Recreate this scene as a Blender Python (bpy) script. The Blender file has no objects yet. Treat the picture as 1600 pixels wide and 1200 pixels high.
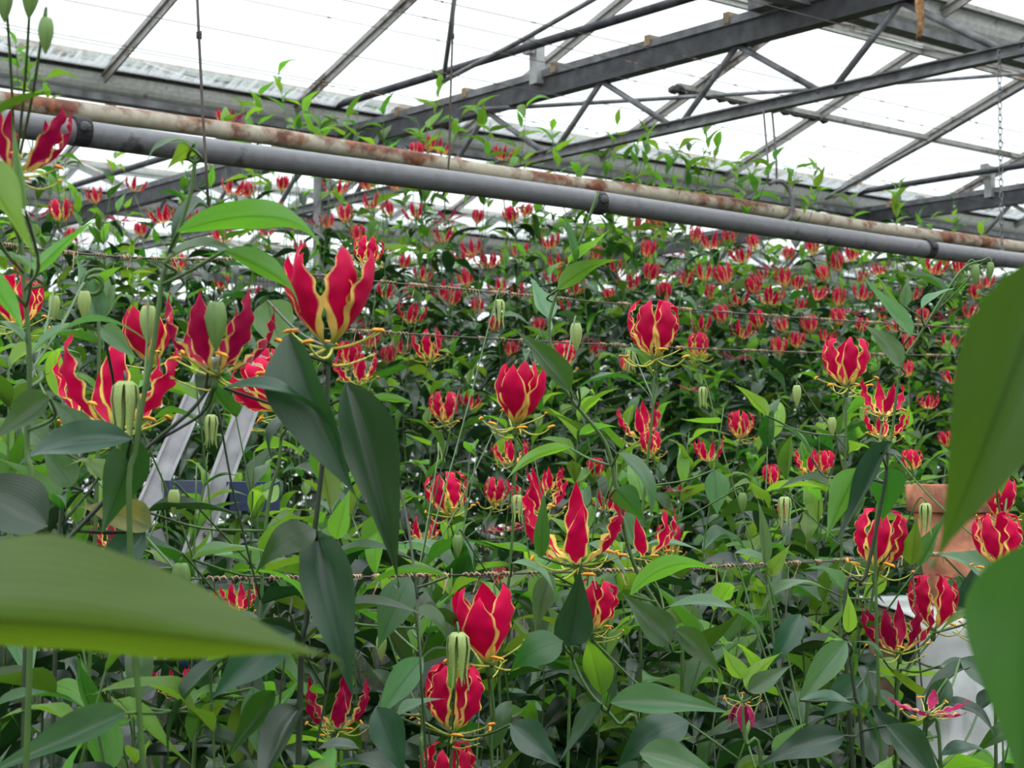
import bpy, math, random
from mathutils import Vector, Matrix, noise

# ------------------------------------------------------------------ camera, world, exposure
SC = bpy.context.scene
COL = SC.collection
EYE = 1.30                       # eye height above the floor
F = 2600.0                       # focal length in pixels of a 1600 px wide frame
TP = 135.0 / F                   # tangent of the upward pitch
PITCH = math.atan(TP)
cam_d = bpy.data.cameras.new('camera')
cam_d.sensor_width = 36.0
cam_d.lens = F / 1600.0 * 36.0
cam_d.clip_start = 0.02
cam_d.clip_end = 200
cam_d.dof.use_dof = True
cam_d.dof.focus_distance = 2.1
cam_d.dof.aperture_fstop = 17.0
cam = bpy.data.objects.new('camera', cam_d)
COL.objects.link(cam)
cam.location = (0, 0, EYE)
cam.rotation_euler = (math.pi / 2 + PITCH, 0, 0)
SC.camera = cam

world = bpy.data.worlds.new('overcast_sky')
SC.world = world
world.use_nodes = True
wb = world.node_tree.nodes['Background']
wb.inputs[0].default_value = (0.95, 0.98, 1.0, 1)
# standard overcast sky: three times brighter overhead than at the horizon
wn = world.node_tree
wtc = wn.nodes.new('ShaderNodeTexCoord'); wsp = wn.nodes.new('ShaderNodeSeparateXYZ')
wn.links.new(wtc.outputs['Generated'], wsp.inputs[0])
wmx = wn.nodes.new('ShaderNodeMath'); wmx.operation = 'MAXIMUM'; wmx.inputs[1].default_value = 0.0
wn.links.new(wsp.outputs[2], wmx.inputs[0])
wma = wn.nodes.new('ShaderNodeMath'); wma.operation = 'MULTIPLY_ADD'
SKY = 1.32
wma.inputs[1].default_value = 2.0 * SKY; wma.inputs[2].default_value = SKY
wn.links.new(wmx.outputs[0], wma.inputs[0]); wn.links.new(wma.outputs[0], wb.inputs[1])
SC.view_settings.view_transform = 'Standard'
SC.view_settings.look = 'None'
SC.view_settings.gamma = 1
SC.view_settings.exposure = 0.0
SC.view_settings.use_curve_mapping = False
world.cycles.sampling_method = 'NONE'
SC.cycles.max_bounces = 6
SC.cycles.diffuse_bounces = 3
SC.cycles.glossy_bounces = 2
SC.cycles.transmission_bounces = 3

RNG = random.Random(7)
rr = RNG.uniform

# ------------------------------------------------------------------ helpers
FWD = Vector((0, math.cos(PITCH), math.sin(PITCH)))
UPV = Vector((0, -math.sin(PITCH), math.cos(PITCH)))
ORG = Vector((0, 0, EYE))
D1 = Vector((0.772, 0.636, 0))    # along the plant rows, pipes and gutters
D2 = Vector((-0.636, 0.772, 0))   # across the rows, along the trusses


def P(px, py, d):
    """point seen at a pixel of the 1600x1200 frame, d metres in front of the eye"""
    return ORG + d * (FWD + Vector(((px - 800) / F, 0, 0)) + UPV * ((600 - py) / F))


def proj(p):
    q = p - ORG
    d = q.dot(FWD)
    if d < 0.05:
        return (-9999, -9999, d)
    return (800 + F * q.x / d, 600 - F * q.dot(UPV) / d, d)


def UV(u, v, z):
    """row coordinates; z is measured from eye height"""
    w = D1 * u + D2 * v
    return Vector((w.x, w.y, z + EYE))


def tag(o, label=None, cat=None, group=None, kind=None):
    if label: o['label'] = label
    if cat: o['category'] = cat
    if group: o['group'] = group
    if kind: o['kind'] = kind
    return o


def empty(name, loc):
    o = bpy.data.objects.new(name, None)
    COL.objects.link(o)
    o.location = loc
    o.empty_display_size = 0.05
    return o


def link(name, mesh, parent=None, mat=None):
    o = bpy.data.objects.new(name, mesh)
    COL.objects.link(o)
    if parent is not None:
        o.parent = parent
    if mat is not None:
        o.matrix_basis = mat
    return o


class MB:
    """collects tubes, boxes and sheets into one mesh"""
    def __init__(self):
        self.v, self.f, self.m = [], [], []

    def tube(self, pts, r, n=6, mi=0, cap=True):
        k = len(pts)
        if k < 2:
            return self
        if not hasattr(r, '__len__'):
            r = [r] * k
        b = len(self.v)
        ref = None
        for i in range(k):
            t = (pts[min(i + 1, k - 1)] - pts[max(i - 1, 0)])
            if t.length < 1e-9: t = Vector((0, 0, 1))
            t.normalize()
            if ref is None:
                ref = Vector((0, 0, 1)) if abs(t.z) < 0.9 else Vector((1, 0, 0))
            a = t.cross(ref).normalized()
            c = a.cross(t).normalized()
            ref = c
            for j in range(n):
                an = 2 * math.pi * j / n
                self.v.append(pts[i] + (a * math.cos(an) + c * math.sin(an)) * r[i])
        for i in range(k - 1):
            for j in range(n):
                self.f.append((b + i * n + j, b + i * n + (j + 1) % n, b + (i + 1) * n + (j + 1) % n, b + (i + 1) * n + j))
                self.m.append(mi)
        if cap:
            self.f.append(tuple(b + j for j in reversed(range(n)))); self.m.append(mi)
            self.f.append(tuple(b + (k - 1) * n + j for j in range(n))); self.m.append(mi)
        return self

    def beam(self, p, q, w, h, up=Vector((0, 0, 1)), mi=0, off=0.0, side=0.0):
        t = (q - p).normalized()
        a = t.cross(up).normalized()
        c = a.cross(t).normalized()
        b = len(self.v)
        for e in (p, q):
            for sx, sz in ((-1, -1), (1, -1), (1, 1), (-1, 1)):
                self.v.append(e + a * (sx * w / 2 + side) + c * (sz * h / 2 + off))
        for fc in ((3, 2, 1, 0), (4, 5, 6, 7), (0, 1, 5, 4), (1, 2, 6, 5), (2, 3, 7, 6), (3, 0, 4, 7)):
            self.f.append(tuple(b + x for x in fc)); self.m.append(mi)
        return self

    def extrude(self, prof, p, q, mi=0):
        """prof: list of (side, up) points swept from p to q"""
        t = (q - p).normalized()
        a = t.cross(Vector((0, 0, 1))).normalized()
        c = a.cross(t).normalized()
        b = len(self.v); n = len(prof)
        for e in (p, q):
            for s, h in prof:
                self.v.append(e + a * s + c * h)
        for j in range(n):
            self.f.append((b + j, b + (j + 1) % n, b + n + (j + 1) % n, b + n + j)); self.m.append(mi)
        self.f.append(tuple(b + j for j in reversed(range(n)))); self.m.append(mi)
        self.f.append(tuple(b + n + j for j in range(n))); self.m.append(mi)
        return self

    def lathe(self, prof, n=16, c=Vector((0, 0, 0)), mi=0, closed=False):
        b = len(self.v); k = len(prof)
        for r, z in prof:
            for j in range(n):
                an = 2 * math.pi * j / n
                self.v.append(c + Vector((r * math.cos(an), r * math.sin(an), z)))
        for i in range(k - 1):
            for j in range(n):
                self.f.append((b + i * n + j, b + i * n + (j + 1) % n, b + (i + 1) * n + (j + 1) % n, b + (i + 1) * n + j)); self.m.append(mi)
        return self

    def mesh(self, name, mats, smooth=False, origin=None):
        me = bpy.data.meshes.new(name)
        vv = self.v if origin is None else [x - origin for x in self.v]
        me.from_pydata([tuple(x) for x in vv], [], self.f)
        for m in (mats if isinstance(mats, (list, tuple)) else [mats]):
            me.materials.append(m)
        if any(self.m):
            me.polygons.foreach_set('material_index', self.m)
        if smooth:
            me.polygons.foreach_set('use_smooth', [True] * len(me.polygons))
        me.update()
        return me

    def build(self, name, mats, parent=None, smooth=False):
        """parent has translation only; vertices are world coordinates"""
        if parent is not None:
            return link(name, self.mesh(name, mats, smooth, Vector(parent.location)), parent)
        lo = Vector((min(v.x for v in self.v), min(v.y for v in self.v), min(v.z for v in self.v)))
        hi = Vector((max(v.x for v in self.v), max(v.y for v in self.v), max(v.z for v in self.v)))
        o = Vector(((lo.x + hi.x) / 2, (lo.y + hi.y) / 2, lo.z))
        ob = link(name, self.mesh(name, mats, smooth, o))
        ob.location = o
        return ob


# ------------------------------------------------------------------ materials
def mat_base(name):
    m = bpy.data.materials.new(name)
    m.use_nodes = True
    nt = m.node_tree
    nt.nodes.clear()
    out = nt.nodes.new('ShaderNodeOutputMaterial')
    return m, nt, out


def N(nt, t, **kw):
    n = nt.nodes.new(t)
    for k, v in kw.items():
        if k.startswith('i_'):
            n.inputs[int(k[2:])].default_value = v
        else:
            setattr(n, k, v)
    return n


def ramp(nt, stops):
    n = nt.nodes.new('ShaderNodeValToRGB')
    cr = n.color_ramp
    while len(cr.elements) < len(stops):
        cr.elements.new(0.5)
    for e, (p, c) in zip(cr.elements, stops):
        e.position = p
        e.color = (c[0], c[1], c[2], 1)
    return n


def simple(name, colr, rough=0.5, metal=0.0, noise_amt=0.15, nscale=20.0, bump=0.0):
    m, nt, out = mat_base(name)
    L = nt.links
    b = N(nt, 'ShaderNodeBsdfPrincipled')
    b.inputs['Roughness'].default_value = rough
    b.inputs['Metallic'].default_value = metal
    tc = N(nt, 'ShaderNodeTexCoord')
    nz = N(nt, 'ShaderNodeTexNoise')
    nz.inputs['Scale'].default_value = nscale
    nz.inputs['Detail'].default_value = 5
    L.new(tc.outputs['Object'], nz.inputs['Vector'])
    lo = [max(0, c * (1 - noise_amt * 2)) for c in colr]
    hi = [min(1, c * (1 + noise_amt * 2)) for c in colr]
    rp = ramp(nt, [(0.3, lo), (0.7, hi)])
    L.new(nz.outputs['Fac'], rp.inputs['Fac'])
    L.new(rp.outputs['Color'], b.inputs['Base Color'])
    if bump:
        bp = N(nt, 'ShaderNodeBump'); bp.inputs['Strength'].default_value = bump
        bp.inputs['Distance'].default_value = 0.005
        L.new(nz.outputs['Fac'], bp.inputs['Height']); L.new(bp.outputs['Normal'], b.inputs['Normal'])
    L.new(b.outputs[0], out.inputs[0])
    return m


def leaf_mat(name, top, back, trans, tfac, rough=0.4, patch=None):
    m, nt, out = mat_base(name)
    L = nt.links
    uv = N(nt, 'ShaderNodeUVMap')
    sep = N(nt, 'ShaderNodeSeparateXYZ'); L.new(uv.outputs[0], sep.inputs[0])
    oi = N(nt, 'ShaderNodeObjectInfo')
    geo = N(nt, 'ShaderNodeNewGeometry')
    # |u - 0.5|
    s1 = N(nt, 'ShaderNodeMath', operation='SUBTRACT'); L.new(sep.outputs[0], s1.inputs[0]); s1.inputs[1].default_value = 0.5
    ab = N(nt, 'ShaderNodeMath', operation='ABSOLUTE'); L.new(s1.outputs[0], ab.inputs[0])
    mid = N(nt, 'ShaderNodeMapRange'); L.new(ab.outputs[0], mid.inputs[0])
    mid.inputs[1].default_value = 0.0; mid.inputs[2].default_value = 0.045
    mid.inputs[3].default_value = 1.0; mid.inputs[4].default_value = 0.0
    # fine parallel veins
    sn = N(nt, 'ShaderNodeMath', operation='MULTIPLY'); L.new(ab.outputs[0], sn.inputs[0]); sn.inputs[1].default_value = 120.0
    si = N(nt, 'ShaderNodeMath', operation='SINE'); L.new(sn.outputs[0], si.inputs[0])
    tc = N(nt, 'ShaderNodeTexCoord')
    nz = N(nt, 'ShaderNodeTexNoise'); nz.inputs['Scale'].default_value = 4.0; nz.inputs['Detail'].default_value = 4
    mp = N(nt, 'ShaderNodeMapping'); mp.inputs['Scale'].default_value = (1.6, 1.0, 1.0)
    L.new(tc.outputs['Object'], mp.inputs[0]); L.new(mp.outputs[0], nz.inputs['Vector'])
    # hue / value variation
    hs = N(nt, 'ShaderNodeHueSaturation')
    hv = N(nt, 'ShaderNodeMapRange'); L.new(oi.outputs['Random'], hv.inputs[0]); hv.inputs[3].default_value = 0.472; hv.inputs[4].default_value = 0.522
    vv = N(nt, 'ShaderNodeMath', operation='MULTIPLY'); L.new(oi.outputs['Random'], vv.inputs[0]); vv.inputs[1].default_value = 7.31
    vf = N(nt, 'ShaderNodeMath', operation='FRACT'); L.new(vv.outputs[0], vf.inputs[0])
    vm = N(nt, 'ShaderNodeMapRange'); L.new(vf.outputs[0], vm.inputs[0]); vm.inputs[3].default_value = 0.65; vm.inputs[4].default_value = 1.4
    mix1 = N(nt, 'ShaderNodeMix', data_type='RGBA')
    L.new(geo.outputs['Backfacing'], mix1.inputs[0])
    mix1.inputs[6].default_value = (*top, 1); mix1.inputs[7].default_value = (*back, 1)
    mix2 = N(nt, 'ShaderNodeMix', data_type='RGBA', blend_type='MULTIPLY')
    mix2.inputs[0].default_value = 0.55
    rp = ramp(nt, [(0.25, (0.55, 0.6, 0.55)), (0.75, (1.25, 1.2, 1.15))])
    L.new(nz.outputs['Fac'], rp.inputs[0])
    L.new(mix1.outputs[2], mix2.inputs[6]); L.new(rp.outputs[0], mix2.inputs[7])
    mix3 = N(nt, 'ShaderNodeMix', data_type='RGBA')
    mf = N(nt, 'ShaderNodeMath', operation='MULTIPLY'); L.new(mid.outputs[0], mf.inputs[0]); mf.inputs[1].default_value = 0.55
    L.new(mf.outputs[0], mix3.inputs[0]); L.new(mix2.outputs[2], mix3.inputs[6])
    mix3.inputs[7].default_value = (top[0] * 0.45, top[1] * 0.45, top[2] * 0.45, 1)
    col = mix3
    if patch:
        nz2 = N(nt, 'ShaderNodeTexNoise'); nz2.inputs['Scale'].default_value = 2.2; nz2.inputs['Detail'].default_value = 6
        L.new(tc.outputs['Object'], nz2.inputs['Vector'])
        rp2 = ramp(nt, [(0.42, (0, 0, 0)), (0.6, (1, 1, 1))]); L.new(nz2.outputs['Fac'], rp2.inputs[0])
        mx = N(nt, 'ShaderNodeMix', data_type='RGBA'); L.new(rp2.outputs[0], mx.inputs[0])
        L.new(mix3.outputs[2], mx.inputs[6]); mx.inputs[7].default_value = (*patch, 1)
        col = mx
    L.new(col.outputs[2], hs.inputs['Color'])
    L.new(hv.outputs[0], hs.inputs['Hue']); L.new(vm.outputs[0], hs.inputs['Value'])
    b = N(nt, 'ShaderNodeBsdfPrincipled')
    L.new(hs.outputs[0], b.inputs['Base Color'])
    b.inputs['Roughness'].default_value = rough
    b.inputs['Specular IOR Level'].default_value = 0.55
    bp = N(nt, 'ShaderNodeBump'); bp.inputs['Strength'].default_value = 0.045; bp.inputs['Distance'].default_value = 0.01
    hsum = N(nt, 'ShaderNodeMath', operation='ADD'); L.new(si.outputs[0], hsum.inputs[0])
    mneg = N(nt, 'ShaderNodeMath', operation='MULTIPLY'); L.new(mid.outputs[0], mneg.inputs[0]); mneg.inputs[1].default_value = -4.0
    L.new(mneg.outputs[0], hsum.inputs[1]); L.new(hsum.outputs[0], bp.inputs['Height'])
    L.new(bp.outputs[0], b.inputs['Normal'])
    tr = N(nt, 'ShaderNodeBsdfTranslucent')
    hs2 = N(nt, 'ShaderNodeHueSaturation'); hs2.inputs['Color'].default_value = (*trans, 1)
    L.new(hv.outputs[0], hs2.inputs['Hue']); L.new(vm.outputs[0], hs2.inputs['Value'])
    mx3 = N(nt, 'ShaderNodeMix', data_type='RGBA', blend_type='MULTIPLY'); mx3.inputs[0].default_value = 0.4
    L.new(hs2.outputs[0], mx3.inputs[6])
    mrp = N(nt, 'ShaderNodeMapRange'); L.new(mid.outputs[0], mrp.inputs[0]); mrp.inputs[3].default_value = 1; mrp.inputs[4].default_value = 0.1
    L.new(mrp.outputs[0], mx3.inputs[7])
    L.new(mx3.outputs[2], tr.inputs[0])
    ms = N(nt, 'ShaderNodeMixShader'); ms.inputs[0].default_value = tfac
    L.new(b.outputs[0], ms.inputs[1]); L.new(tr.outputs[0], ms.inputs[2])
    L.new(ms.outputs[0], out.inputs[0])
    return m


def petal_mat(name, red, red2, yellow, margin=0.86, base=0.42, tfac=0.3):
    """crimson blade, yellow base and wavy yellow margin; u across, v along"""
    m, nt, out = mat_base(name)
    L = nt.links
    uv = N(nt, 'ShaderNodeUVMap')
    sep = N(nt, 'ShaderNodeSeparateXYZ'); L.new(uv.outputs[0], sep.inputs[0])
    s1 = N(nt, 'ShaderNodeMath', operation='SUBTRACT'); L.new(sep.outputs[0], s1.inputs[0]); s1.inputs[1].default_value = 0.5
    ab = N(nt, 'ShaderNodeMath', operation='ABSOLUTE'); L.new(s1.outputs[0], ab.inputs[0])
    a2 = N(nt, 'ShaderNodeMath', operation='MULTIPLY'); L.new(ab.outputs[0], a2.inputs[0]); a2.inputs[1].default_value = 2.0
    lim = ramp(nt, [(0.14, (0, 0, 0)), (base, (0.66,) * 3), (0.55, (margin - 0.03,) * 3), (0.86, (margin,) * 3), (0.97, (1.0,) * 3)])
    L.new(sep.outputs[1], lim.inputs[0])
    df = N(nt, 'ShaderNodeMath', operation='SUBTRACT'); L.new(a2.outputs[0], df.inputs[0]); L.new(lim.outputs[0], df.inputs[1])
    tc = N(nt, 'ShaderNodeTexCoord')
    nz = N(nt, 'ShaderNodeTexNoise'); nz.inputs['Scale'].default_value = 9.0; nz.inputs['Detail'].default_value = 3
    L.new(tc.outputs['Object'], nz.inputs['Vector'])
    nm = N(nt, 'ShaderNodeMapRange'); L.new(nz.outputs['Fac'], nm.inputs[0]); nm.inputs[3].default_value = -0.03; nm.inputs[4].default_value = 0.03
    ad = N(nt, 'ShaderNodeMath', operation='ADD'); L.new(df.outputs[0], ad.inputs[0]); L.new(nm.outputs[0], ad.inputs[1])
    mk = N(nt, 'ShaderNodeMapRange', interpolation_type='SMOOTHSTEP'); L.new(ad.outputs[0], mk.inputs[0]); mk.inputs[1].default_value = -0.03; mk.inputs[2].default_value = 0.09
    nz2 = N(nt, 'ShaderNodeTexNoise'); nz2.inputs['Scale'].default_value = 3.0
    L.new(tc.outputs['Object'], nz2.inputs['Vector'])
    rc = ramp(nt, [(0.3, red2), (0.7, red)]); L.new(nz2.outputs['Fac'], rc.inputs[0])
    # base turns greenish
    yg = ramp(nt, [(0.02, (0.16, 0.26, 0.03)), (0.2, yellow), (0.55, yellow), (0.8, (min(1, yellow[0] * 1.05), yellow[1] * 0.72, yellow[2] * 1.3))])
    L.new(sep.outputs[1], yg.inputs[0])
    mx = N(nt, 'ShaderNodeMix', data_type='RGBA'); L.new(mk.outputs[0], mx.inputs[0]); L.new(rc.outputs[0], mx.inputs[6]); L.new(yg.outputs[0], mx.inputs[7])
    oi = N(nt, 'ShaderNodeObjectInfo')
    hs = N(nt, 'ShaderNodeHueSaturation')
    vm = N(nt, 'ShaderNodeMapRange'); L.new(oi.outputs['Random'], vm.inputs[0]); vm.inputs[3].default_value = 0.8; vm.inputs[4].default_value = 1.2
    L.new(vm.outputs[0], hs.inputs['Value']); L.new(mx.outputs[2], hs.inputs['Color'])
    b = N(nt, 'ShaderNodeBsdfPrincipled')
    L.new(hs.outputs[0], b.inputs['Base Color']); b.inputs['Roughness'].default_value = 0.5
    b.inputs['Specular IOR Level'].default_value = 0.15
    tr = N(nt, 'ShaderNodeBsdfTranslucent'); L.new(hs.outputs[0], tr.inputs[0])
    ms = N(nt, 'ShaderNodeMixShader'); ms.inputs[0].default_value = tfac
    L.new(b.outputs[0], ms.inputs[1]); L.new(tr.outputs[0], ms.inputs[2]); L.new(ms.outputs[0], out.inputs[0])
    return m


def rust_mat(name, paint, rust, amount, axis_bias=0.0, scale=9.0, rough=0.6, metal=0.0):
    """worn paint with rust or dark blotches, biased to the upper or lower side"""
    m, nt, out = mat_base(name)
    L = nt.links
    tc = N(nt, 'ShaderNodeTexCoord')
    nz = N(nt, 'ShaderNodeTexNoise'); nz.inputs['Scale'].default_value = scale; nz.inputs['Detail'].default_value = 8; nz.inputs['Roughness'].default_value = 0.65
    L.new(tc.outputs['Object'], nz.inputs['Vector'])
    nb = N(nt, 'ShaderNodeTexNoise'); nb.inputs['Scale'].default_value = 1.6; nb.inputs['Detail'].default_value = 2
    L.new(tc.outputs['Object'], nb.inputs['Vector'])
    ge = N(nt, 'ShaderNodeNewGeometry')
    sp = N(nt, 'ShaderNodeSeparateXYZ'); L.new(ge.outputs['Normal'], sp.inputs[0])
    mu = N(nt, 'ShaderNodeMath', operation='MULTIPLY'); L.new(sp.outputs[2], mu.inputs[0]); mu.inputs[1].default_value = axis_bias
    ad = N(nt, 'ShaderNodeMath', operation='ADD'); L.new(nz.outputs['Fac'], ad.inputs[0]); L.new(mu.outputs[0], ad.inputs[1])
    m2 = N(nt, 'ShaderNodeMath', operation='MULTIPLY_ADD'); L.new(nb.outputs['Fac'], m2.inputs[0]); m2.inputs[1].default_value = 0.7; L.new(ad.outputs[0], m2.inputs[2])
    rp = ramp(nt, [(0.0, (0, 0, 0)), (1.0, (1, 1, 1))])
    rp.color_ramp.elements[0].position = amount - 0.03; rp.color_ramp.elements[1].position = amount + 0.05
    hv = N(nt, 'ShaderNodeMath', operation='MULTIPLY'); L.new(m2.outputs[0], hv.inputs[0]); hv.inputs[1].default_value = 0.6
    L.new(hv.outputs[0], rp.inputs[0])
    n3 = N(nt, 'ShaderNodeTexNoise'); n3.inputs['Scale'].default_value = 40; n3.inputs['Detail'].default_value = 4
    L.new(tc.outputs['Object'], n3.inputs['Vector'])
    rc = ramp(nt, [(0.3, tuple(c * 0.35 for c in rust)), (0.5, rust), (0.72, (min(1, rust[0] * 1.9), rust[1] * 2.1, rust[2] * 2.0))])
    L.new(n3.outputs['Fac'], rc.inputs[0])
    pc = ramp(nt, [(0.3, tuple(c * 0.75 for c in paint)), (0.7, paint)]); L.new(n3.outputs['Fac'], pc.inputs[0])
    mx = N(nt, 'ShaderNodeMix', data_type='RGBA'); L.new(rp.outputs[0], mx.inputs[0]); L.new(pc.outputs[0], mx.inputs[6]); L.new(rc.outputs[0], mx.inputs[7])
    b = N(nt, 'ShaderNodeBsdfPrincipled'); L.new(mx.outputs[2], b.inputs['Base Color']); b.inputs['Roughness'].default_value = rough; b.inputs['Metallic'].default_value = metal
    bp = N(nt, 'ShaderNodeBump'); bp.inputs['Strength'].default_value = 0.4; bp.inputs['Distance'].default_value = 0.003
    L.new(rp.outputs[0], bp.inputs['Height']); L.new(bp.outputs[0], b.inputs['Normal'])
    L.new(b.outputs[0], out.inputs[0])
    return m


def glass_mat(name, dirty):
    m, nt, out = mat_base(name)
    L = nt.links
    tb = N(nt, 'ShaderNodeBsdfTransparent'); tb.inputs[0].default_value = (0.95, 0.97, 0.97, 1)
    gl = N(nt, 'ShaderNodeBsdfGlossy'); gl.inputs['Roughness'].default_value = 0.05
    ms = N(nt, 'ShaderNodeMixShader'); ms.inputs[0].default_value = 0.05
    L.new(tb.outputs[0], ms.inputs[1]); L.new(gl.outputs[0], ms.inputs[2])
    last = ms
    if dirty:
        # algae and limescale streaks that gather in the lowest hand's breadth of the pane
        uv = N(nt, 'ShaderNodeUVMap'); sep = N(nt, 'ShaderNodeSeparateXYZ'); L.new(uv.outputs[0], sep.inputs[0])
        tc = N(nt, 'ShaderNodeTexCoord')
        mp = N(nt, 'ShaderNodeMapping'); mp.inputs['Scale'].default_value = (38, 7, 7); L.new(uv.outputs[0], mp.inputs[0])
        nz = N(nt, 'ShaderNodeTexNoise'); nz.inputs['Scale'].default_value = 1.0; nz.inputs['Detail'].default_value = 6
        L.new(mp.outputs[0], nz.inputs['Vector'])
        gr = N(nt, 'ShaderNodeMapRange'); L.new(sep.outputs[1], gr.inputs[0]); gr.inputs[1].default_value = 0.0; gr.inputs[2].default_value = 0.16
        gr.inputs[3].default_value = 0.42; gr.inputs[4].default_value = -0.35
        ad = N(nt, 'ShaderNodeMath', operation='ADD'); L.new(gr.outputs[0], ad.inputs[0]); L.new(nz.outputs['Fac'], ad.inputs[1])
        mk = N(nt, 'ShaderNodeMapRange'); L.new(ad.outputs[0], mk.inputs[0]); mk.inputs[1].default_value = 0.5; mk.inputs[2].default_value = 0.8; mk.inputs[4].default_value = 0.75
        df = N(nt, 'ShaderNodeBsdfTranslucent'); df.inputs[0].default_value = (0.42, 0.44, 0.45, 1)
        m2 = N(nt, 'ShaderNodeMixShader'); L.new(mk.outputs[0], m2.inputs[0]); L.new(ms.outputs[0], m2.inputs[1]); L.new(df.outputs[0], m2.inputs[2])
        last = m2
    L.new(last.outputs[0], out.inputs[0])
    return m


M = {}
M['leaf_dark_shaded'] = leaf_mat('leaf_dark_shaded', (0.009, 0.032, 0.014), (0.017, 0.050, 0.021), (0.020, 0.085, 0.008), 0.16, 0.34)  # dark green lowered further: shade between leaves is put into the colour
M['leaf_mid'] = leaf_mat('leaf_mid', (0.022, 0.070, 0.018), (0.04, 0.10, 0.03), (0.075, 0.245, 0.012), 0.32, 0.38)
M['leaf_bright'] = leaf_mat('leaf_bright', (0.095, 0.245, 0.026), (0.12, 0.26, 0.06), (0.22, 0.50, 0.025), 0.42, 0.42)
M['leaf_pale_sheen'] = leaf_mat('leaf_pale_sheen', (0.085, 0.185, 0.088), (0.12, 0.23, 0.105), (0.16, 0.36, 0.08), 0.3, 0.34)  # pale green lightened further to carry the leaf sheen in its colour
M['leaf_deep'] = leaf_mat('leaf_deep', (0.022, 0.062, 0.034), (0.035, 0.09, 0.045), (0.04, 0.15, 0.015), 0.2, 0.33)
M['leaf_fore'] = leaf_mat('leaf_broad', (0.05, 0.13, 0.02), (0.05, 0.13, 0.02), (0.115, 0.28, 0.008), 0.42, 0.5)
M['leaf_sick'] = leaf_mat('leaf_yellowing', (0.08, 0.14, 0.03), (0.16, 0.2, 0.04), (0.3, 0.38, 0.03), 0.35, 0.45, patch=(0.3, 0.28, 0.03))
M['petal_red'] = petal_mat('petal_crimson', (0.66, 0.004, 0.072), (0.45, 0.002, 0.05), (0.88, 0.66, 0.16), margin=0.89, base=0.33)
M['petal_shaded'] = petal_mat('petal_crimson_shaded', (0.38, 0.004, 0.055), (0.24, 0.002, 0.038), (0.62, 0.42, 0.12), margin=0.92, base=0.3)  # darker copy of the crimson petal, shade put into the colour
M['petal_far'] = petal_mat('petal_faded_backlit', (0.66, 0.016, 0.075), (0.45, 0.008, 0.055), (0.88, 0.48, 0.16), margin=0.88, base=0.38)  # orange base stands for age and for backlight, both in the colour
M['petal_spent'] = petal_mat('petal_magenta', (0.46, 0.018, 0.12), (0.3, 0.01, 0.07), (0.70, 0.42, 0.25), margin=0.95, base=0.2)
M['filament'] = simple('stamen_yellow_green', (0.50, 0.52, 0.08), 0.5)
M['anther'] = simple('anther_orange', (0.80, 0.32, 0.02), 0.6)
M['stem'] = simple('stem_green', (0.060, 0.13, 0.030), 0.45)
M['stem_dark'] = simple('stem_dark', (0.028, 0.045, 0.022), 0.45)
M['bud'] = simple('bud_green', (0.12, 0.22, 0.05), 0.45, nscale=60)
M['bud_pale'] = simple('bud_pale_green', (0.28, 0.38, 0.11), 0.45, nscale=60)
M['rust_pipe'] = rust_mat('rusty_cream_paint', (0.52, 0.46, 0.36), (0.19, 0.062, 0.028), 0.512, 0.10)
M['dark_pipe'] = rust_mat('blotchy_grey_pipe', (0.16, 0.16, 0.175), (0.03, 0.03, 0.035), 0.62, -0.05, 14, 0.36, 0.0)  # dark blotches lean slightly to the underside
M['galv'] = simple('galvanised_grey', (0.34, 0.34, 0.34), 0.55, 0.2, 0.2, 9)
M['gutter'] = rust_mat('gutter_aluminium', (0.86, 0.86, 0.85), (0.10, 0.085, 0.07), 0.62, 0.0, 12)
M['steel_dark'] = simple('dark_steel', (0.055, 0.055, 0.062), 0.55, 0.2, 0.25, 15)
M['steel_grey'] = simple('grey_steel', (0.17, 0.17, 0.18), 0.55, 0.2, 0.25, 15)
M['bar'] = rust_mat('glazing_bar_old', (0.38, 0.36, 0.34), (0.12, 0.09, 0.075), 0.57, 0.0, 14)
M['ridge'] = rust_mat('ridge_white_worn', (0.62, 0.62, 0.58), (0.35, 0.2, 0.16), 0.58, 0.0, 10)
M['glass'] = glass_mat('roof_glass', False)
M['glass_dirty'] = glass_mat('roof_glass_dirty_edge', True)
M['wire'] = simple('wire_steel', (0.09, 0.075, 0.065), 0.6, 0.3)
M['tendril'] = simple('dried_tendril', (0.42, 0.30, 0.19), 0.8, 0, 0.3, 80)
M['alu'] = simple('ladder_aluminium', (0.30, 0.30, 0.315), 0.42, 0.3, 0.12, 25)
M['navy'] = simple('navy_plastic', (0.010, 0.022, 0.075), 0.5)
M['terracotta'] = simple('terracotta', (0.46, 0.18, 0.10), 0.8, 0, 0.3, 22, 0.4)
M['sheet'] = simple('white_plastic', (0.46, 0.48, 0.48), 0.35, 0, 0.14, 7)
M['wood'] = simple('pale_timber', (0.30, 0.22, 0.14), 0.8, 0, 0.25, 22)
M['bark'] = simple('dry_fibre', (0.40, 0.22, 0.10), 0.85, 0, 0.35, 60)
M['soil'] = simple('soil', (0.05, 0.038, 0.026), 0.95, 0, 0.35, 6, 0.8)
M['seal'] = simple('black_rubber', (0.02, 0.02, 0.022), 0.8)

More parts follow.
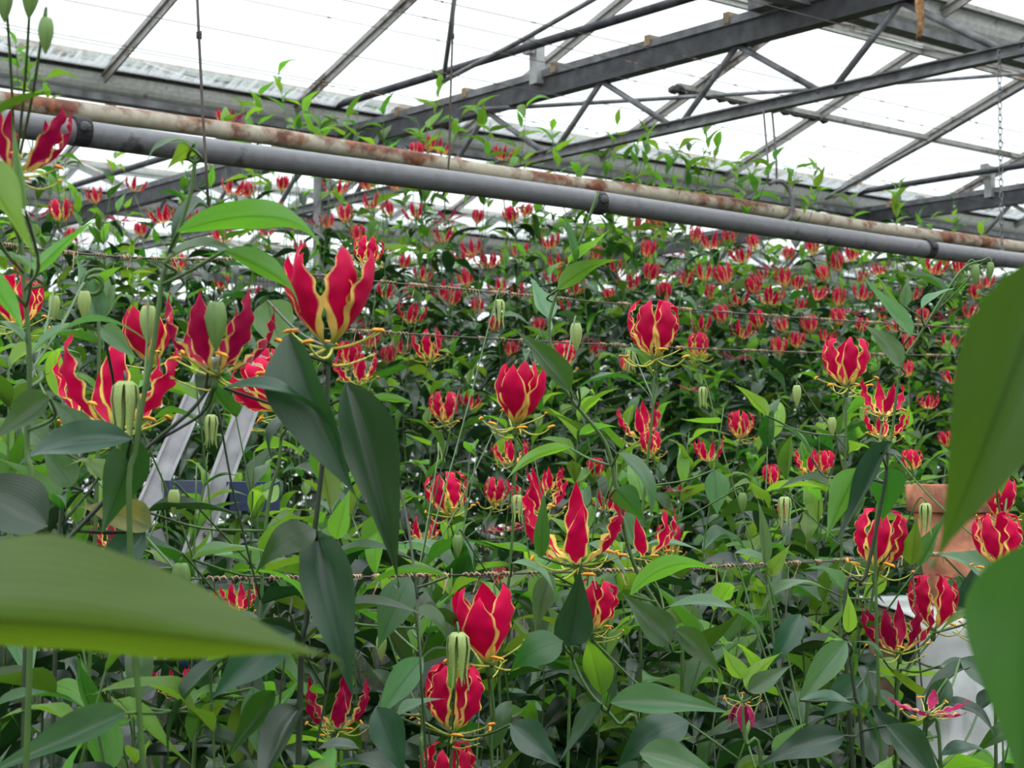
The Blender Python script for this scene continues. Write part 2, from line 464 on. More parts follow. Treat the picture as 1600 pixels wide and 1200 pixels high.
# ------------------------------------------------------------------ the setting: floor, walls, roof
floor = MB()
NXF = 24
for i in range(NXF + 1):
    for j in range(NXF + 1):
        x = -16 + 44 * i / NXF; y = -6 + 40 * j / NXF
        floor.v.append(Vector((x, y, 0.03 * noise.noise(Vector((x * 0.7, y * 0.7, 0))) - 0.02)))
for i in range(NXF):
    for j in range(NXF):
        a = i * (NXF + 1) + j
        floor.f.append((a, a + NXF + 1, a + NXF + 2, a + 1)); floor.m.append(0)
tag(floor.build('floor', M['soil'], smooth=True), 'dark bare soil floor under the flame lily rows', 'floor', kind='structure')

H_G = 1.80          # gutter height above the eye
RIDGE = 2.40
SPAN = 3.2
GUT = [0.91 + SPAN * k for k in range(6)]           # gutter lines, in v
U0, U1 = -2.9, 20.4
BAR0, BARS = 3.46 - 6 * 1.06, 1.06
bar_us = [BAR0 + BARS * n for n in range(23) if U0 <= BAR0 + BARS * n <= U1]

roof = empty('ceiling', UV(0, 0, H_G))
tag(roof, 'white-lit glass roof of sloping panes between old glazing bars', 'roof', kind='structure')


def pane_mesh(p00, p10, p11, p01, mat):
    """thin slab with uv; 00-10 is the low edge"""
    n = (p10 - p00).cross(p01 - p00).normalized() * 0.004
    o = Vector(roof.location)
    vs = [p - o for p in (p00, p10, p11, p01)] + [p + n - o for p in (p00, p10, p11, p01)]
    me = bpy.data.meshes.new('glass_pane')
    me.from_pydata([tuple(v) for v in vs], [], [(3, 2, 1, 0), (4, 5, 6, 7), (0, 1, 5, 4), (1, 2, 6, 5), (2, 3, 7, 6), (3, 0, 4, 7)])
    lay = me.uv_layers.new(name='UVMap')
    uvt = [(0, 0), (1, 0), (1, 1), (0, 1)] * 2
    for lp in me.loops:
        lay.data[lp.index].uv = uvt[lp.vertex_index]
    me.materials.append(mat)
    return me


for gi in range(len(GUT) - 1):
    va, vb = GUT[gi], GUT[gi + 1]
    vr = (va + vb) / 2
    rb = MB().beam(UV(U0, vr, RIDGE), UV(U1, vr, RIDGE), 0.06, 0.05)
    rb.beam(UV(U0, vr, RIDGE - 0.035), UV(U1, vr, RIDGE - 0.035), 0.025, 0.03)
    rb.build('ridge_bar', M['ridge'], roof)
    for vg in (va, vb):
        s = 0.07 if vg == va else -0.07
        for k, u in enumerate(bar_us):
            lo = UV(u, vg + s, H_G + 0.07); hi = UV(u, vr, RIDGE)
            b = MB().beam(lo, hi, 0.034, 0.026)
            b.beam(lo, hi, 0.010, 0.034, off=-0.028)
            b.build('glazing_bar', M['bar'], roof)
            if k + 1 < len(bar_us):
                u2 = bar_us[k + 1]
                g = 0.017
                m = pane_mesh(UV(u + g, vg + s, H_G + 0.073), UV(u2 - g, vg + s, H_G + 0.073),
                              UV(u2 - g, vr, RIDGE + 0.003), UV(u + g, vr, RIDGE + 0.003), M['glass_dirty'] if gi in (1, 2) else M['glass'])
                link('glass_pane', m, roof)

# hinged vent sash half way up the slope above the right of the picture
vent = empty('roof_vent', UV(6.55, 6.3, 2.17))
vent_pts = (UV(6.5, 6.45, 2.125), UV(9.75, 6.45, 2.125))
MB().beam(vent_pts[0], vent_pts[1], 0.035, 0.03).build('sash_bar', M['bar'], vent)
b = MB(); e = vent_pts[0]
b.tube([e + D1 * (-0.05 + 0.012 * i) + Vector((0, 0, -0.02 - 0.01 * math.sin(i))) for i in range(9)], 0.024, 8)
b.tube([e + D1 * (0.1 + 0.03 * i) + Vector((0, 0, -0.025 + 0.006 * math.sin(i * 2.1))) for i in range(40)], [0.014 + 0.005 * math.sin(i * 1.7) for i in range(40)], 6)
b.build('rubber_seal', M['seal'], vent)
for du in (0.9, 2.3):
    MB().beam(e + D1 * du, e + D1 * du + Vector((0, 0, 0.03)), 0.06, 0.08, up=D1).build('hinge', M['galv'], vent)
tag(vent, 'dark-edged roof vent sash with peeling black seal under the glass', 'roof vent')

# far glass walls
for nm, a, bb in (('wall_back', (U0, 16.91), (U1, 16.91)), ('wall_right', (U1, 0.91), (U1, 16.91))):
    w = empty(nm, UV(a[0], a[1], -EYE))
    tag(w, 'far glazed greenhouse wall with thin mullions' if nm == 'wall_back' else 'glazed greenhouse end wall at the far right', 'wall', kind='structure')
    pa, pb = UV(a[0], a[1], 0), UV(bb[0], bb[1], 0)
    n = 11 if nm == 'wall_back' else 7
    for zz in (-1.25, 0.2, H_G + 0.02):
        dz = Vector((0, 0, zz))
        MB().beam(pa + dz, pb + dz, 0.05, 0.06).build('rail', M['galv'], w)
    for i in range(n + 1):
        q = pa.lerp(pb, i / n)
        MB().beam(q + Vector((0, 0, -EYE)), q + Vector((0, 0, H_G)), 0.05, 0.05, up=D1).build('mullion', M['galv'], w)
        if i < n:
            q2 = pa.lerp(pb, (i + 1) / n)
            MB().beam(q.lerp(q2, .02) + Vector((0, 0, .27)), q.lerp(q2, .98) + Vector((0, 0, .27)), 0.006, 3.0).build('glass_pane', M['glass'], w)

# ------------------------------------------------------------------ gutters, trusses, posts
gut_lab = ['grey roof gutter running overhead behind the viewer', 'large dark grey roof gutter crossing the top right corner',
           'pale grey roof gutter crossing the picture above the rusty pipe', 'second roof gutter beyond, seen through the vines',
           'third distant roof gutter low behind the foliage', 'last distant gutter along the far glass wall']
for vg, lb in zip(GUT, gut_lab):
    g = empty('roof_gutter', UV(0, vg, H_G))
    arc = [(0.085 * math.cos(math.radians(t)), 0.10 + 0.105 * math.sin(math.radians(t))) for t in range(180, 361, 15)]
    inner = [(0.078 * math.cos(math.radians(t)), 0.10 + 0.096 * math.sin(math.radians(t))) for t in range(360, 179, -15)]
    prof = [(-0.10, 0.10)] + [(-0.10, 0.094)] + arc[1:-1] + [(0.10, 0.094), (0.10, 0.10)] + inner[1:-1]
    MB().extrude(prof, UV(U0, vg, H_G), UV(U1, vg, H_G)).build('trough', M['gutter'], g, smooth=False)
    for s in (-1, 1):
        MB().beam(UV(U0, vg + s * 0.105, H_G + 0.095), UV(U1, vg + s * 0.105, H_G + 0.095), 0.03, 0.02).build('lip', M['bar'], g)
    MB().beam(UV(U0, vg, H_G - 0.025), UV(U1, vg, H_G - 0.025), 0.07, 0.035).build('condensate_channel', M['steel_grey'], g)
    tag(g, lb, 'gutter', 'roof gutters')

TR_U = [4.85, 9.1, 13.35, 17.6]
tr_lab = ['dark steel lattice truss rising to the upper right in front', 'second grey lattice truss beyond the chain at the right edge',
          'third lattice truss far behind the vines', 'farthest lattice truss near the end wall']
for u, lb in zip(TR_U, tr_lab):
    t = empty('roof_truss', UV(u, 4.1, 1.42))
    v0, v1 = 0.91, 16.9
    MB().beam(UV(u, v0, 1.785), UV(u, v1, 1.785), 0.07, 0.032).build('top_flange', M['steel_grey'], t)
    c = MB().beam(UV(u, v0, 1.725), UV(u, v1, 1.725), 0.045, 0.088)
    c.beam(UV(u, v0, 1.684), UV(u, v1, 1.684), 0.065, 0.006)
    c.build('top_chord', M['steel_dark'], t)
    c = MB().beam(UV(u, v0, 1.438), UV(u, v1, 1.438), 0.045, 0.006)
    c.beam(UV(u, v0, 1.42), UV(u, v1, 1.42), 0.006, 0.04)
    c.beam(UV(u, v0, 1.402), UV(u, v1, 1.402), 0.04, 0.012)
    c.build('bottom_chord', M['steel_grey'], t)
    MB().tube([UV(u - 0.10, v0, 1.90), UV(u - 0.10, v1, 1.90)], 0.021, 8).build('tube', M['steel_dark'], t, smooth=True)
    vb = 0.83
    while vb < 15.6:
        if not (u > 10 and vb > 13):
            for vt in (vb - 0.34, vb + 0.46):
                MB().tube([UV(u, vb + (0.04 if vt > vb else -0.03), 1.43), UV(u, vt, 1.69)], 0.0135, 7).build('diagonal', M['steel_grey'], t, smooth=True)
        vb += 0.797
    for vv in ([3.7, 4.5, 4.95, 5.55, 6.2, 6.75] if u < 5 else [7.0, 8.2]):
        MB().beam(UV(u, vv, 1.775), UV(u, vv, 1.82), 0.03, 0.085, up=D1).build('clip', M['wood'], t)
    for vv in ([5.66] if u < 5 else [6.2]):
        q = MB().beam(UV(u - 0.04, vv, 1.74), UV(u - 0.04, vv, 1.94), 0.05, 0.05, up=D1)
        q.beam(UV(u - 0.09, vv, 1.87), UV(u - 0.09, vv, 1.95), 0.05, 0.03, up=D1)
        q.build('tube_bracket', M['galv'], t)
    if u < 5:
        q = MB().beam(UV(u - 0.05, 4.25, 1.78), UV(u - 0.05, 4.25, 1.93), 0.16, 0.10, up=D1)
        q.build('gutter_shoe', M['steel_grey'], t)
    tag(t, lb, 'truss', 'lattice roof trusses')
k = 0
for u in TR_U[:3]:
    for vg in (7.31, 13.71):
        p = empty('steel_post', UV(u, vg + 0.18, -EYE))
        MB().beam(UV(u, vg + 0.18, -EYE), UV(u, vg + 0.18, 1.70), 0.08, 0.06, up=D1).build('shaft', M['steel_grey'], p)
        MB().beam(UV(u, vg + 0.18, -EYE), UV(u, vg + 0.18, -EYE + 0.015), 0.18, 0.18, up=D1).build('base_plate', M['steel_grey'], p)
        tag(p, ['grey steel post under the pale gutter at the front truss', 'grey steel post at the front truss in the far bay',
                'grey steel post under the second truss and pale gutter', 'grey steel post under the second truss in the far bay',
                'grey steel post under the third truss and pale gutter', 'grey steel post under the third truss in the far bay'][k], 'post', 'steel posts')
        k += 1

# brace rods between trusses
for a, b_, lb in ((P(735, 172, 7.6), P(1640, 112, 9.2), 'thin grey tie rod stretched nearly level behind the front truss'),
                  (P(1290, 310, 9.6), P(1660, 100, 7.6), 'thin dark brace rod slanting up to the right edge'),
                  (P(690, 128, 7.4), P(960, -20, 6.6), 'thin grey brace rod slanting up above the truss'),
                  (P(692, 130, 7.4), P(715, -40, 7.0), 'thin black steel rod standing nearly upright above the truss')):
    o = MB().tube([a, a.lerp(b_, .5) + Vector((0, 0, -0.01)), b_], 0.011, 6).build('brace_rod', M['steel_grey'], smooth=True)
    tag(o, lb, 'rod', 'roof brace rods')

# ------------------------------------------------------------------ heating pipes and their hanger
PIPE_V, PIPE_Z = 4.30, 1.0
rp_ = empty('heating_pipe', UV(0, PIPE_V, PIPE_Z))
MB().tube([UV(0.2 + i * 0.4, PIPE_V, PIPE_Z + 0.006 * math.sin(i * 1.3)) for i in range(30)], 0.0265, 20).build('tube', M['rust_pipe'], rp_, smooth=True)
for uu in (3.3, 6.9):
    MB().tube([UV(uu, PIPE_V, PIPE_Z), UV(uu + 0.012, PIPE_V, PIPE_Z)], 0.029, 20).build('weld_collar', M['rust_pipe'], rp_, smooth=False)
tag(rp_, 'rusty cream-painted heating pipe slanting across above the grey pipe', 'pipe')
gp = empty('heating_pipe', UV(0, 3.2, 0.70))
MB().tube([UV(-0.3 + i * 0.4, 3.2, 0.70 + 0.004 * math.sin(i)) for i in range(26)], 0.0275, 20).build('tube', M['dark_pipe'], gp, smooth=True)


def u_at(px, v):
    k_ = (px - 800) / F
    return v * (0.636 + 0.772 * k_) / (0.772 - 0.636 * k_)


for px in (105, 925, 1447):
    uc = u_at(px, 3.2)
    cl = MB().tube([UV(uc, 3.2, 0.70), UV(uc + 0.035, 3.2, 0.70)], 0.031, 18)
    cb = cl.build('joint_band', M['seal'], gp, smooth=False)
    kb = MB()
    kb.lathe([(0.0, 0.012), (0.008, 0.010), (0.012, 0.004), (0.012, 0.0)], 10)
    q = Vector(UV(uc + 0.017, 3.2, 0.70)) + Vector((-D2.x * 0.03, -D2.y * 0.03, 0.004))
    kb.v = [q + Vector((v.x, -v.z, v.y)) for v in kb.v]
    o = kb.build('bolt', M['steel_dark'], gp); 
tag(gp, 'smooth dark grey heating pipe below the rusty one', 'pipe')

hg = empty('pipe_hanger', UV(4.85, 4.30, 0.9))
for s in (-0.025, 0.025):
    MB().tube([UV(4.85 + s, 4.30 + 0.02, 1.40), UV(4.85 + s, 4.30, 1.20), UV(4.85 + s, 4.30, 1.11)], 0.0045, 6).build('rod', M['steel_grey'], hg, smooth=True)
hp = []
for t in range(-30, 201, 10):
    a = math.radians(t)
    hp.append((0.0 + 0.048 * math.sin(a) if t < 90 else 0.048 * math.sin(a), 1.085 + 0.028 * math.cos(a)))
hookp = [UV(4.80, 4.27, 1.10), UV(4.83, 4.27, 1.115), UV(4.87, 4.27, 1.118), UV(4.905, 4.27, 1.10), UV(4.925, 4.265, 1.06), UV(4.925, 4.262, 1.02),
         UV(4.91, 4.262, 0.985), UV(4.88, 4.265, 0.962), UV(4.84, 4.272, 0.952), UV(4.81, 4.28, 0.955)]
MB().tube(hookp, 0.0085, 8).build('hook', M['steel_grey'], hg, smooth=True)
tag(hg, 'grey steel hook on two rods holding the rusty pipe', 'hook')

# chain by the right edge
ch = empty('hanging_chain', P(1563, 400, 5.55))
top = P(1561, 78, 5.55); bot = P(1566, 420, 5.55)
nl = 34
for i in range(nl):
    c0 = top.lerp(bot, i / nl); c1 = top.lerp(bot, (i + 1.25) / nl)
    ax = Vector((1, 0.2, 0)) if i % 2 == 0 else Vector((-0.2, 1, 0))
    mid = (c0 + c1) / 2; hl = (c1 - c0).length / 2
    lp = []
    for j in range(11):
        an = 2 * math.pi * j / 10
        lp.append(mid + Vector((0, 0, -hl)) * math.cos(an) + ax * 0.0065 * math.sin(an))
    MB().tube(lp, 0.0019, 5, cap=False).build('link', M['steel_grey'], ch, smooth=True)
tag(ch, 'thin steel chain hanging straight down near the right edge', 'chain')

# dry fibre hanging from the truss
fb = MB()
for i in range(5):
    a = P(1432 + i * 2.2, -25, 5.7); w = rr(-3, 3)
    fb.tube([a, P(1433 + i * 2 + w, 10, 5.7), P(1436 + i * 1.5, 35, 5.71), P(1433 + i * 1.8 + w, 62 - i * 2, 5.7)], [0.004, 0.006, 0.0055, 0.002], 5)
tag(fb.build('dry_plant_strip', M['bark'], smooth=True), 'strip of dry brown bark dangling from the top right truss', 'dry strip')

# upright hanging wires
for pts, r, lb in (([P(307, -30, 2.9), P(311, 60, 2.9), P(317, 180, 2.9), P(322, 260, 2.9), P(326, 330, 2.9)], 0.0026, 'thin dark upright wire crossing both pipes at the left'),
                   ([P(712, -30, 4.2), P(707, 60, 4.2), P(704, 150, 4.2), P(702, 240, 4.2), P(699, 290, 4.2), P(692, 305, 4.22)], 0.0028, 'thin upright wire hooked down over the pipes near the middle')):
    w = empty('hanging_wire', pts[-1])
    MB().tube(pts, r, 6).build('wire', M['wire'], w, smooth=True)
    kn = MB(); q = pts[1]
    for i in range(4):
        kn.tube([q + Vector((0.004 * math.cos(a), 0.004 * math.sin(a), 0.003 * i + 0.0004 * a)) for a in [j * 0.8 for j in range(9)]], 0.0014, 5)
    kn.build('knot', M['wire'], w, smooth=True)
    tag(w, lb, 'wire', 'hanging wires')

# trellis and screen wires along the rows, wrapped with dried tendrils
def trellis(p, q, lb, nbits, r=0.0014, sag=0.015, grp='support wires'):
    w = empty('support_wire', p)
    K = 14
    pts = [p.lerp(q, i / K) + Vector((0, 0, -sag * 4 * (i / K) * (1 - i / K))) for i in range(K + 1)]
    MB().tube(pts, r, 5).build('wire', M['wire'], w, smooth=True)
    tb = MB(); rg = random.Random(lb)
    for i in range(nbits):
        t = rg.uniform(0.02, 0.95); t2 = rg.uniform(2, 6)
        a0 = rg.uniform(0, 6)
        ln = rg.uniform(0.008, 0.03)
        seg = []
        for j in range(14):
            tt = t + ln * j / 13 / (q - p).length
            c = p.lerp(q, tt) + Vector((0, 0, -sag * 4 * tt * (1 - tt)))
            seg.append(c + Vector((0.35, 0.3, 0)) * 0 + (D2 * math.cos(a0 + j * 1.5) + Vector((0, 0, 1)) * math.sin(a0 + j * 1.5)) * (r + 0.0018))
        if rg.random() < 0.3:
            seg.append(seg[-1] + Vector((rg.uniform(-.01, .01), 0, -rg.uniform(0.01, 0.03))))
        tb.tube(seg, 0.0011, 4, cap=False)
    if nbits:
        o = tb.build('dried_tendrils', M['tendril'], w, smooth=True)
        o['kind'] = 'stuff'
    tag(w, lb, 'wire', grp)


def row_wire(px, py, z, lb, nbits, ua, ub, r=0.0016):
    """wire at height z above the eye passing the given pixel"""
    d = z * F / (735.0 - py)
    w = P(px, py, d)
    v = w.x * D2.x + w.y * D2.y
    trellis(UV(ua, v, z), UV(ub, v, z), lb, nbits, r)


trellis(P(150, 905, 1.72), P(1720, 845, 2.75), 'rusty trellis wire with dried tendrils low across the front row', 60, 0.0012)
trellis(P(395, 420, 2.6), P(1700, 520, 4.4), 'trellis wire with pale dry tendrils just above the mid-height flowers', 80, 0.0015)
trellis(P(480, 512, 2.8), P(1700, 556, 4.6), 'trellis wire with dry tendrils at mid height through the vines', 60, 0.0015)
trellis(P(-60, 372, 2.5), P(420, 402, 3.1), 'rust-brown trellis wire at the left behind the pale curled shoot', 30, 0.002)
row_wire(100, 52, 1.55, 'overhead wire above the pale gutter at the top left', 25, 0.5, 12)
row_wire(500, 128, 1.58, 'overhead wire passing just over the pale gutter', 25, 0.5, 14)
row_wire(600, 10, 1.55, 'overhead wire with tendril knots across the upper middle', 45, 0.5, 14)
row_wire(520, 25, 1.62, 'plain overhead wire below the knotted one', 6, 0.5, 14)
row_wire(1450, 170, 1.5, 'overhead wire with knots under the roof vent', 45, 0.5, 15)
row_wire(1300, 30, 1.5, 'overhead wire crossing the dark gutter at top right', 10, 0.5, 14)
row_wire(1000, 170, 1.5, 'faint overhead wire behind the front truss', 10, 1, 16)

# ------------------------------------------------------------------ step ladder, terracotta pot, sheet-covered bench
lad = empty('step_ladder', P(250, 1000, 3.2) * 1.0)
lad.location.z = 0
for (a, b_, wdt) in (((415, 560, 2.95), (258, 985, 2.80), 0.034), ((332, 560, 3.35), (205, 850, 3.2), 0.036)):
    pa, pb = P(*a), P(*b_)
    t = (pb - pa).normalized()
    pc = pb + t * ((pb.z - 0.0) / -t.z)
    r_ = MB()
    out_ = Vector((0.25, -1, 0.2)).normalized()
    r_.beam(pa, pc, wdt, 0.022, up=out_)
    r_.beam(pa, pc, 0.006, 0.034, up=out_, side=-wdt / 2, off=0.008)
    r_.beam(pa, pc, 0.006, 0.034, up=out_, side=wdt / 2, off=0.008)
    ro = r_.build('rail', M['alu'], lad)
pa, pb = P(415, 560, 2.95), P(258, 985, 2.80)
pa2, pb2 = P(332, 560, 3.35), P(205, 850, 3.2)
for tt in (0.52, 1.15, 1.8):
    c0 = pa.lerp(pb, tt); c1 = pa2.lerp(pb2, tt * 0.78)
    c1.z = c0.z
    MB().beam(c0 + Vector((0.07, 0, 0)), c1, 0.09, 0.05).build('tread', M['navy'], lad)
hb = MB().beam(P(352, 838, 2.9), P(330, 1000, 2.95), 0.03, 0.012, up=Vector((0, -1, 0)))
hb.beam(P(338, 832, 2.88), P(362, 850, 2.9), 0.02, 0.02)
hb.build('hinge_stay', M['alu'], lad)
hb2 = MB().beam(P(240, 830, 3.1), P(262, 890, 3.1), 0.03, 0.012, up=Vector((0, -1, 0)))
hb2.beam(P(262, 890, 3.1), P(262, 960, 3.1), 0.03, 0.012, up=Vector((0, -1, 0)))
hb2.build('hinge_stay', M['alu'], lad)
for (x, y, d) in ((322, 835, 2.835), (306, 870, 2.83)):
    q = MB(); q.lathe([(0.0, 0.005), (0.004, 0.004), (0.006, 0)], 8); c = P(x, y, d)
    q.v = [c + Vector((v.x, -v.z, v.y)) for v in q.v]
    q.build('rivet', M['steel_grey'], lad, smooth=True)
tag(lad, 'silver aluminium step ladder with navy treads leaning among the vines', 'ladder')

# bench under a white plastic sheet
bc = P(1625, 960, 3.05)
bench = empty('bench', Vector((bc.x, bc.y, 0)))
top_z = bc.z - 0.01
for sx in (-0.22, 0.28):
    for sy in (-0.12, 0.3):
        MB().beam(Vector((bc.x + sx, bc.y + sy, 0)), Vector((bc.x + sx, bc.y + sy, top_z)), 0.05, 0.05, up=Vector((0, 1, 0))).build('leg', M['wood'], bench)
MB().beam(Vector((bc.x - 0.26, bc.y + 0.09, top_z)), Vector((bc.x + 0.34, bc.y + 0.09, top_z)), 0.52, 0.02).build('top', M['wood'], bench)
tag(bench, 'timber bench hidden under the white plastic sheet', 'bench')
sh = MB()
NS, NT = 40, 26
for i in range(NS + 1):
    for j in range(NT + 1):
        s = i / NS; t = j / NT
        x = bc.x - 0.275 + 0.66 * s
        if t < 0.3:
            y = bc.y + 0.34 - (0.53 * t / 0.3); z = top_z + 0.022 + 0.006 * noise.noise(Vector((x * 9, t * 9, 1)))
        else:
            dn = (t - 0.3) / 0.7
            fold = (0.02 * math.sin(s * 40 + 9 * dn * s + 4 * noise.noise(Vector((s * 3, dn * 2, 4)))) + 0.035 * noise.noise(Vector((s * 9 + dn * 4, dn * 5, 7)))) * (0.35 + dn)
            y = bc.y - 0.19 - 0.045 * dn + fold
            z = top_z + 0.022 - 0.42 * dn + 0.01 * noise.noise(Vector((x * 8, dn * 4, 2)))
        sh.v.append(Vector((x, y, z)))
for i in range(NS):
    for j in range(NT):
        a = i * (NT + 1) + j
        sh.f.append((a, a + 1, a + NT + 2, a + NT + 1)); sh.m.append(0)
so = sh.build('plastic_sheet', M['sheet'], smooth=True)
md = so.modifiers.new('thickness', 'SOLIDIFY'); md.thickness = 0.002
tag(so, 'crumpled white plastic sheet hanging in folds at the lower right', 'plastic sheet')
pot = empty('terracotta_pot', Vector((bc.x - 0.135, bc.y + 0.06, top_z + 0.032)))
q = MB(); q.lathe([(0.0, 0.0), (0.055, 0.0), (0.080, 0.17), (0.071, 0.17), (0.048, 0.012), (0.0, 0.012)], 28)
link('body', q.mesh('body', M['terracotta'], True), pot)
q = MB(); q.lathe([(0.081, 0.165), (0.090, 0.165), (0.093, 0.215), (0.082, 0.215), (0.073, 0.165), (0.081, 0.165)], 28)
link('rim', q.mesh('rim', M['terracotta'], True), pot)
q = MB(); q.lathe([(0.0, 0.18), (0.04, 0.185), (0.074, 0.18)], 20)
link('soil', q.mesh('soil', M['soil'], True), pot)
tag(pot, 'terracotta pot standing on the sheet-covered bench at the right', 'pot')

# timber block on the far roof line
q = MB().beam(P(945, 395, 9.5), P(945, 356, 9.5), 0.06, 0.07, up=D1)
q.beam(P(962, 362, 9.45), P(936, 364, 9.5), 0.03, 0.03)
tag(q.build('timber_block', M['wood']), 'small pale timber block seen far back under the grey pipe', 'timber block')

# ------------------------------------------------------------------ plant meshes: leaves, petals, stamens, buds
def leaf_mesh(name, mat, arch=0.1, tipdrop=0.1, fold=0.12, twist=0.0, side=0.0, wave=0.02, seed=0, ns=12, nw=4, peak=0.62, tendril=True):
    rg = random.Random(seed)
    vs, fs, uvs = [], [], []
    ph = rg.uniform(0, 6)
    rows = []
    for i in range(ns + 1):
        s = i / ns
        pr = math.sin(math.pi * min(1, s) ** peak) ** 1.12 if s < 1 else 0
        pr = max(pr * (1.06 - 0.30 * s), 0.10 if s < 0.05 else 0.010)
        zc = arch * 4 * s * (1 - s) - tipdrop * max(0, s - 0.6) ** 2 * 2.0
        xc = side * 4 * s * (1 - s)
        tw = twist * (s - 0.2)
        row = []
        for j in range(nw + 1):
            a = (j / nw - 0.5)
            x = a * pr
            z = fold * abs(a) * pr * (1 - 0.3 * s) + wave * math.sin(s * 11 + ph + (2.0 if a > 0 else 0)) * (2 * abs(a)) ** 2 * pr
            xx = x * math.cos(tw) - z * math.sin(tw) * 0.4
            zz = x * math.sin(tw) * 0.4 + z
            row.append(len(vs)); vs.append((xx + xc, s, zc + zz)); uvs.append((j / nw, s))
        rows.append(row)
    for i in range(ns):
        for j in range(nw):
            fs.append((rows[i][j], rows[i][j + 1], rows[i + 1][j + 1], rows[i + 1][j]))
    if tendril:
        last = rows[-1]
        zc0 = vs[last[nw // 2]][2]
        a0, b0 = last[0], last[-1]
        cx, cy, cz = vs[last[nw // 2]]
        for k_ in range(1, 6):
            an = k_ * 0.5
            y = cy + 0.05 * math.sin(an * 1.0); z = cz - 0.05 * (1 - math.cos(an)) * 1.0
            vs.append((cx - 0.012, y, z)); vs.append((cx + 0.012, y, z)); uvs += [(0.45, 1), (0.55, 1)]
            n_ = len(vs)
            fs.append((a0, b0, n_ - 1, n_ - 2)); a0, b0 = n_ - 2, n_ - 1
    me = bpy.data.meshes.new(name)
    me.from_pydata(vs, [], fs)
    lay = me.uv_layers.new(name='UVMap')
    buf = []
    for lp in me.loops:
        buf += list(uvs[lp.vertex_index])
    lay.data.foreach_set('uv', buf)
    me.materials.append(mat)
    me.polygons.foreach_set('use_smooth', [True] * len(me.polygons))
    me.update()
    return me


LV = [dict(arch=0.05, tipdrop=0.10, fold=0.25, twist=0.2, side=0.02),
      dict(arch=0.14, tipdrop=0.25, fold=0.18, twist=-0.5, side=-0.03),
      dict(arch=0.22, tipdrop=0.30, fold=0.10, twist=0.6, side=0.03),
      dict(arch=-0.06, tipdrop=0.05, fold=0.30, twist=-0.2, side=0.05, peak=0.55),
      dict(arch=0.10, tipdrop=0.5, fold=0.20, twist=1.0, side=-0.05, wave=0.05),
      dict(arch=0.03, tipdrop=0.0, fold=0.35, twist=0.0, side=0.0, peak=0.7),
      dict(arch=0.18, tipdrop=0.1, fold=0.22, twist=-1.0, side=0.06, wave=0.04, peak=0.56)]
LM = ['leaf_dark_shaded', 'leaf_mid', 'leaf_bright', 'leaf_pale_sheen', 'leaf_sick', 'leaf_fore', 'leaf_deep']
LEAF_HI, LEAF_LO = {}, {}
for mi, mn in enumerate(LM):
    for vi, kw in enumerate(LV):
        LEAF_HI[mi, vi] = leaf_mesh('leaf', M[mn], seed=vi, ns=16, nw=6, **kw)
        LEAF_LO[mi, vi] = leaf_mesh('leaf', M[mn], seed=vi, ns=8, nw=2, tendril=False, **kw)

# petal paths: (s, angle from the horizontal in degrees)
PATHS = {'cup': [(0, 34), (0.28, 43), (0.52, 74), (0.74, 98), (0.88, 130), (1, 175)],
         'tall': [(0, 52), (0.3, 58), (0.55, 74), (0.78, 92), (0.92, 108), (1, 150)],
         'flare': [(0, 36), (0.3, 46), (0.55, 70), (0.8, 92), (1, 128)],
         'open': [(0, 20), (0.3, 32), (0.55, 58), (0.8, 84), (1, 112)],
         'flat': [(0, 6), (0.3, 4), (0.6, 16), (0.85, 32), (1, 40)],
         'droop': [(0, -30), (0.25, -62), (0.5, -80), (1, -84)]}
PLEN = {'cup': 1.2, 'tall': 1.12, 'flare': 1.2, 'open': 1.22, 'flat': 1.05, 'droop': 0.9}
PWID = {'cup': 0.33, 'tall': 0.46, 'flare': 0.27, 'open': 0.27, 'flat': 0.22, 'droop': 0.2}


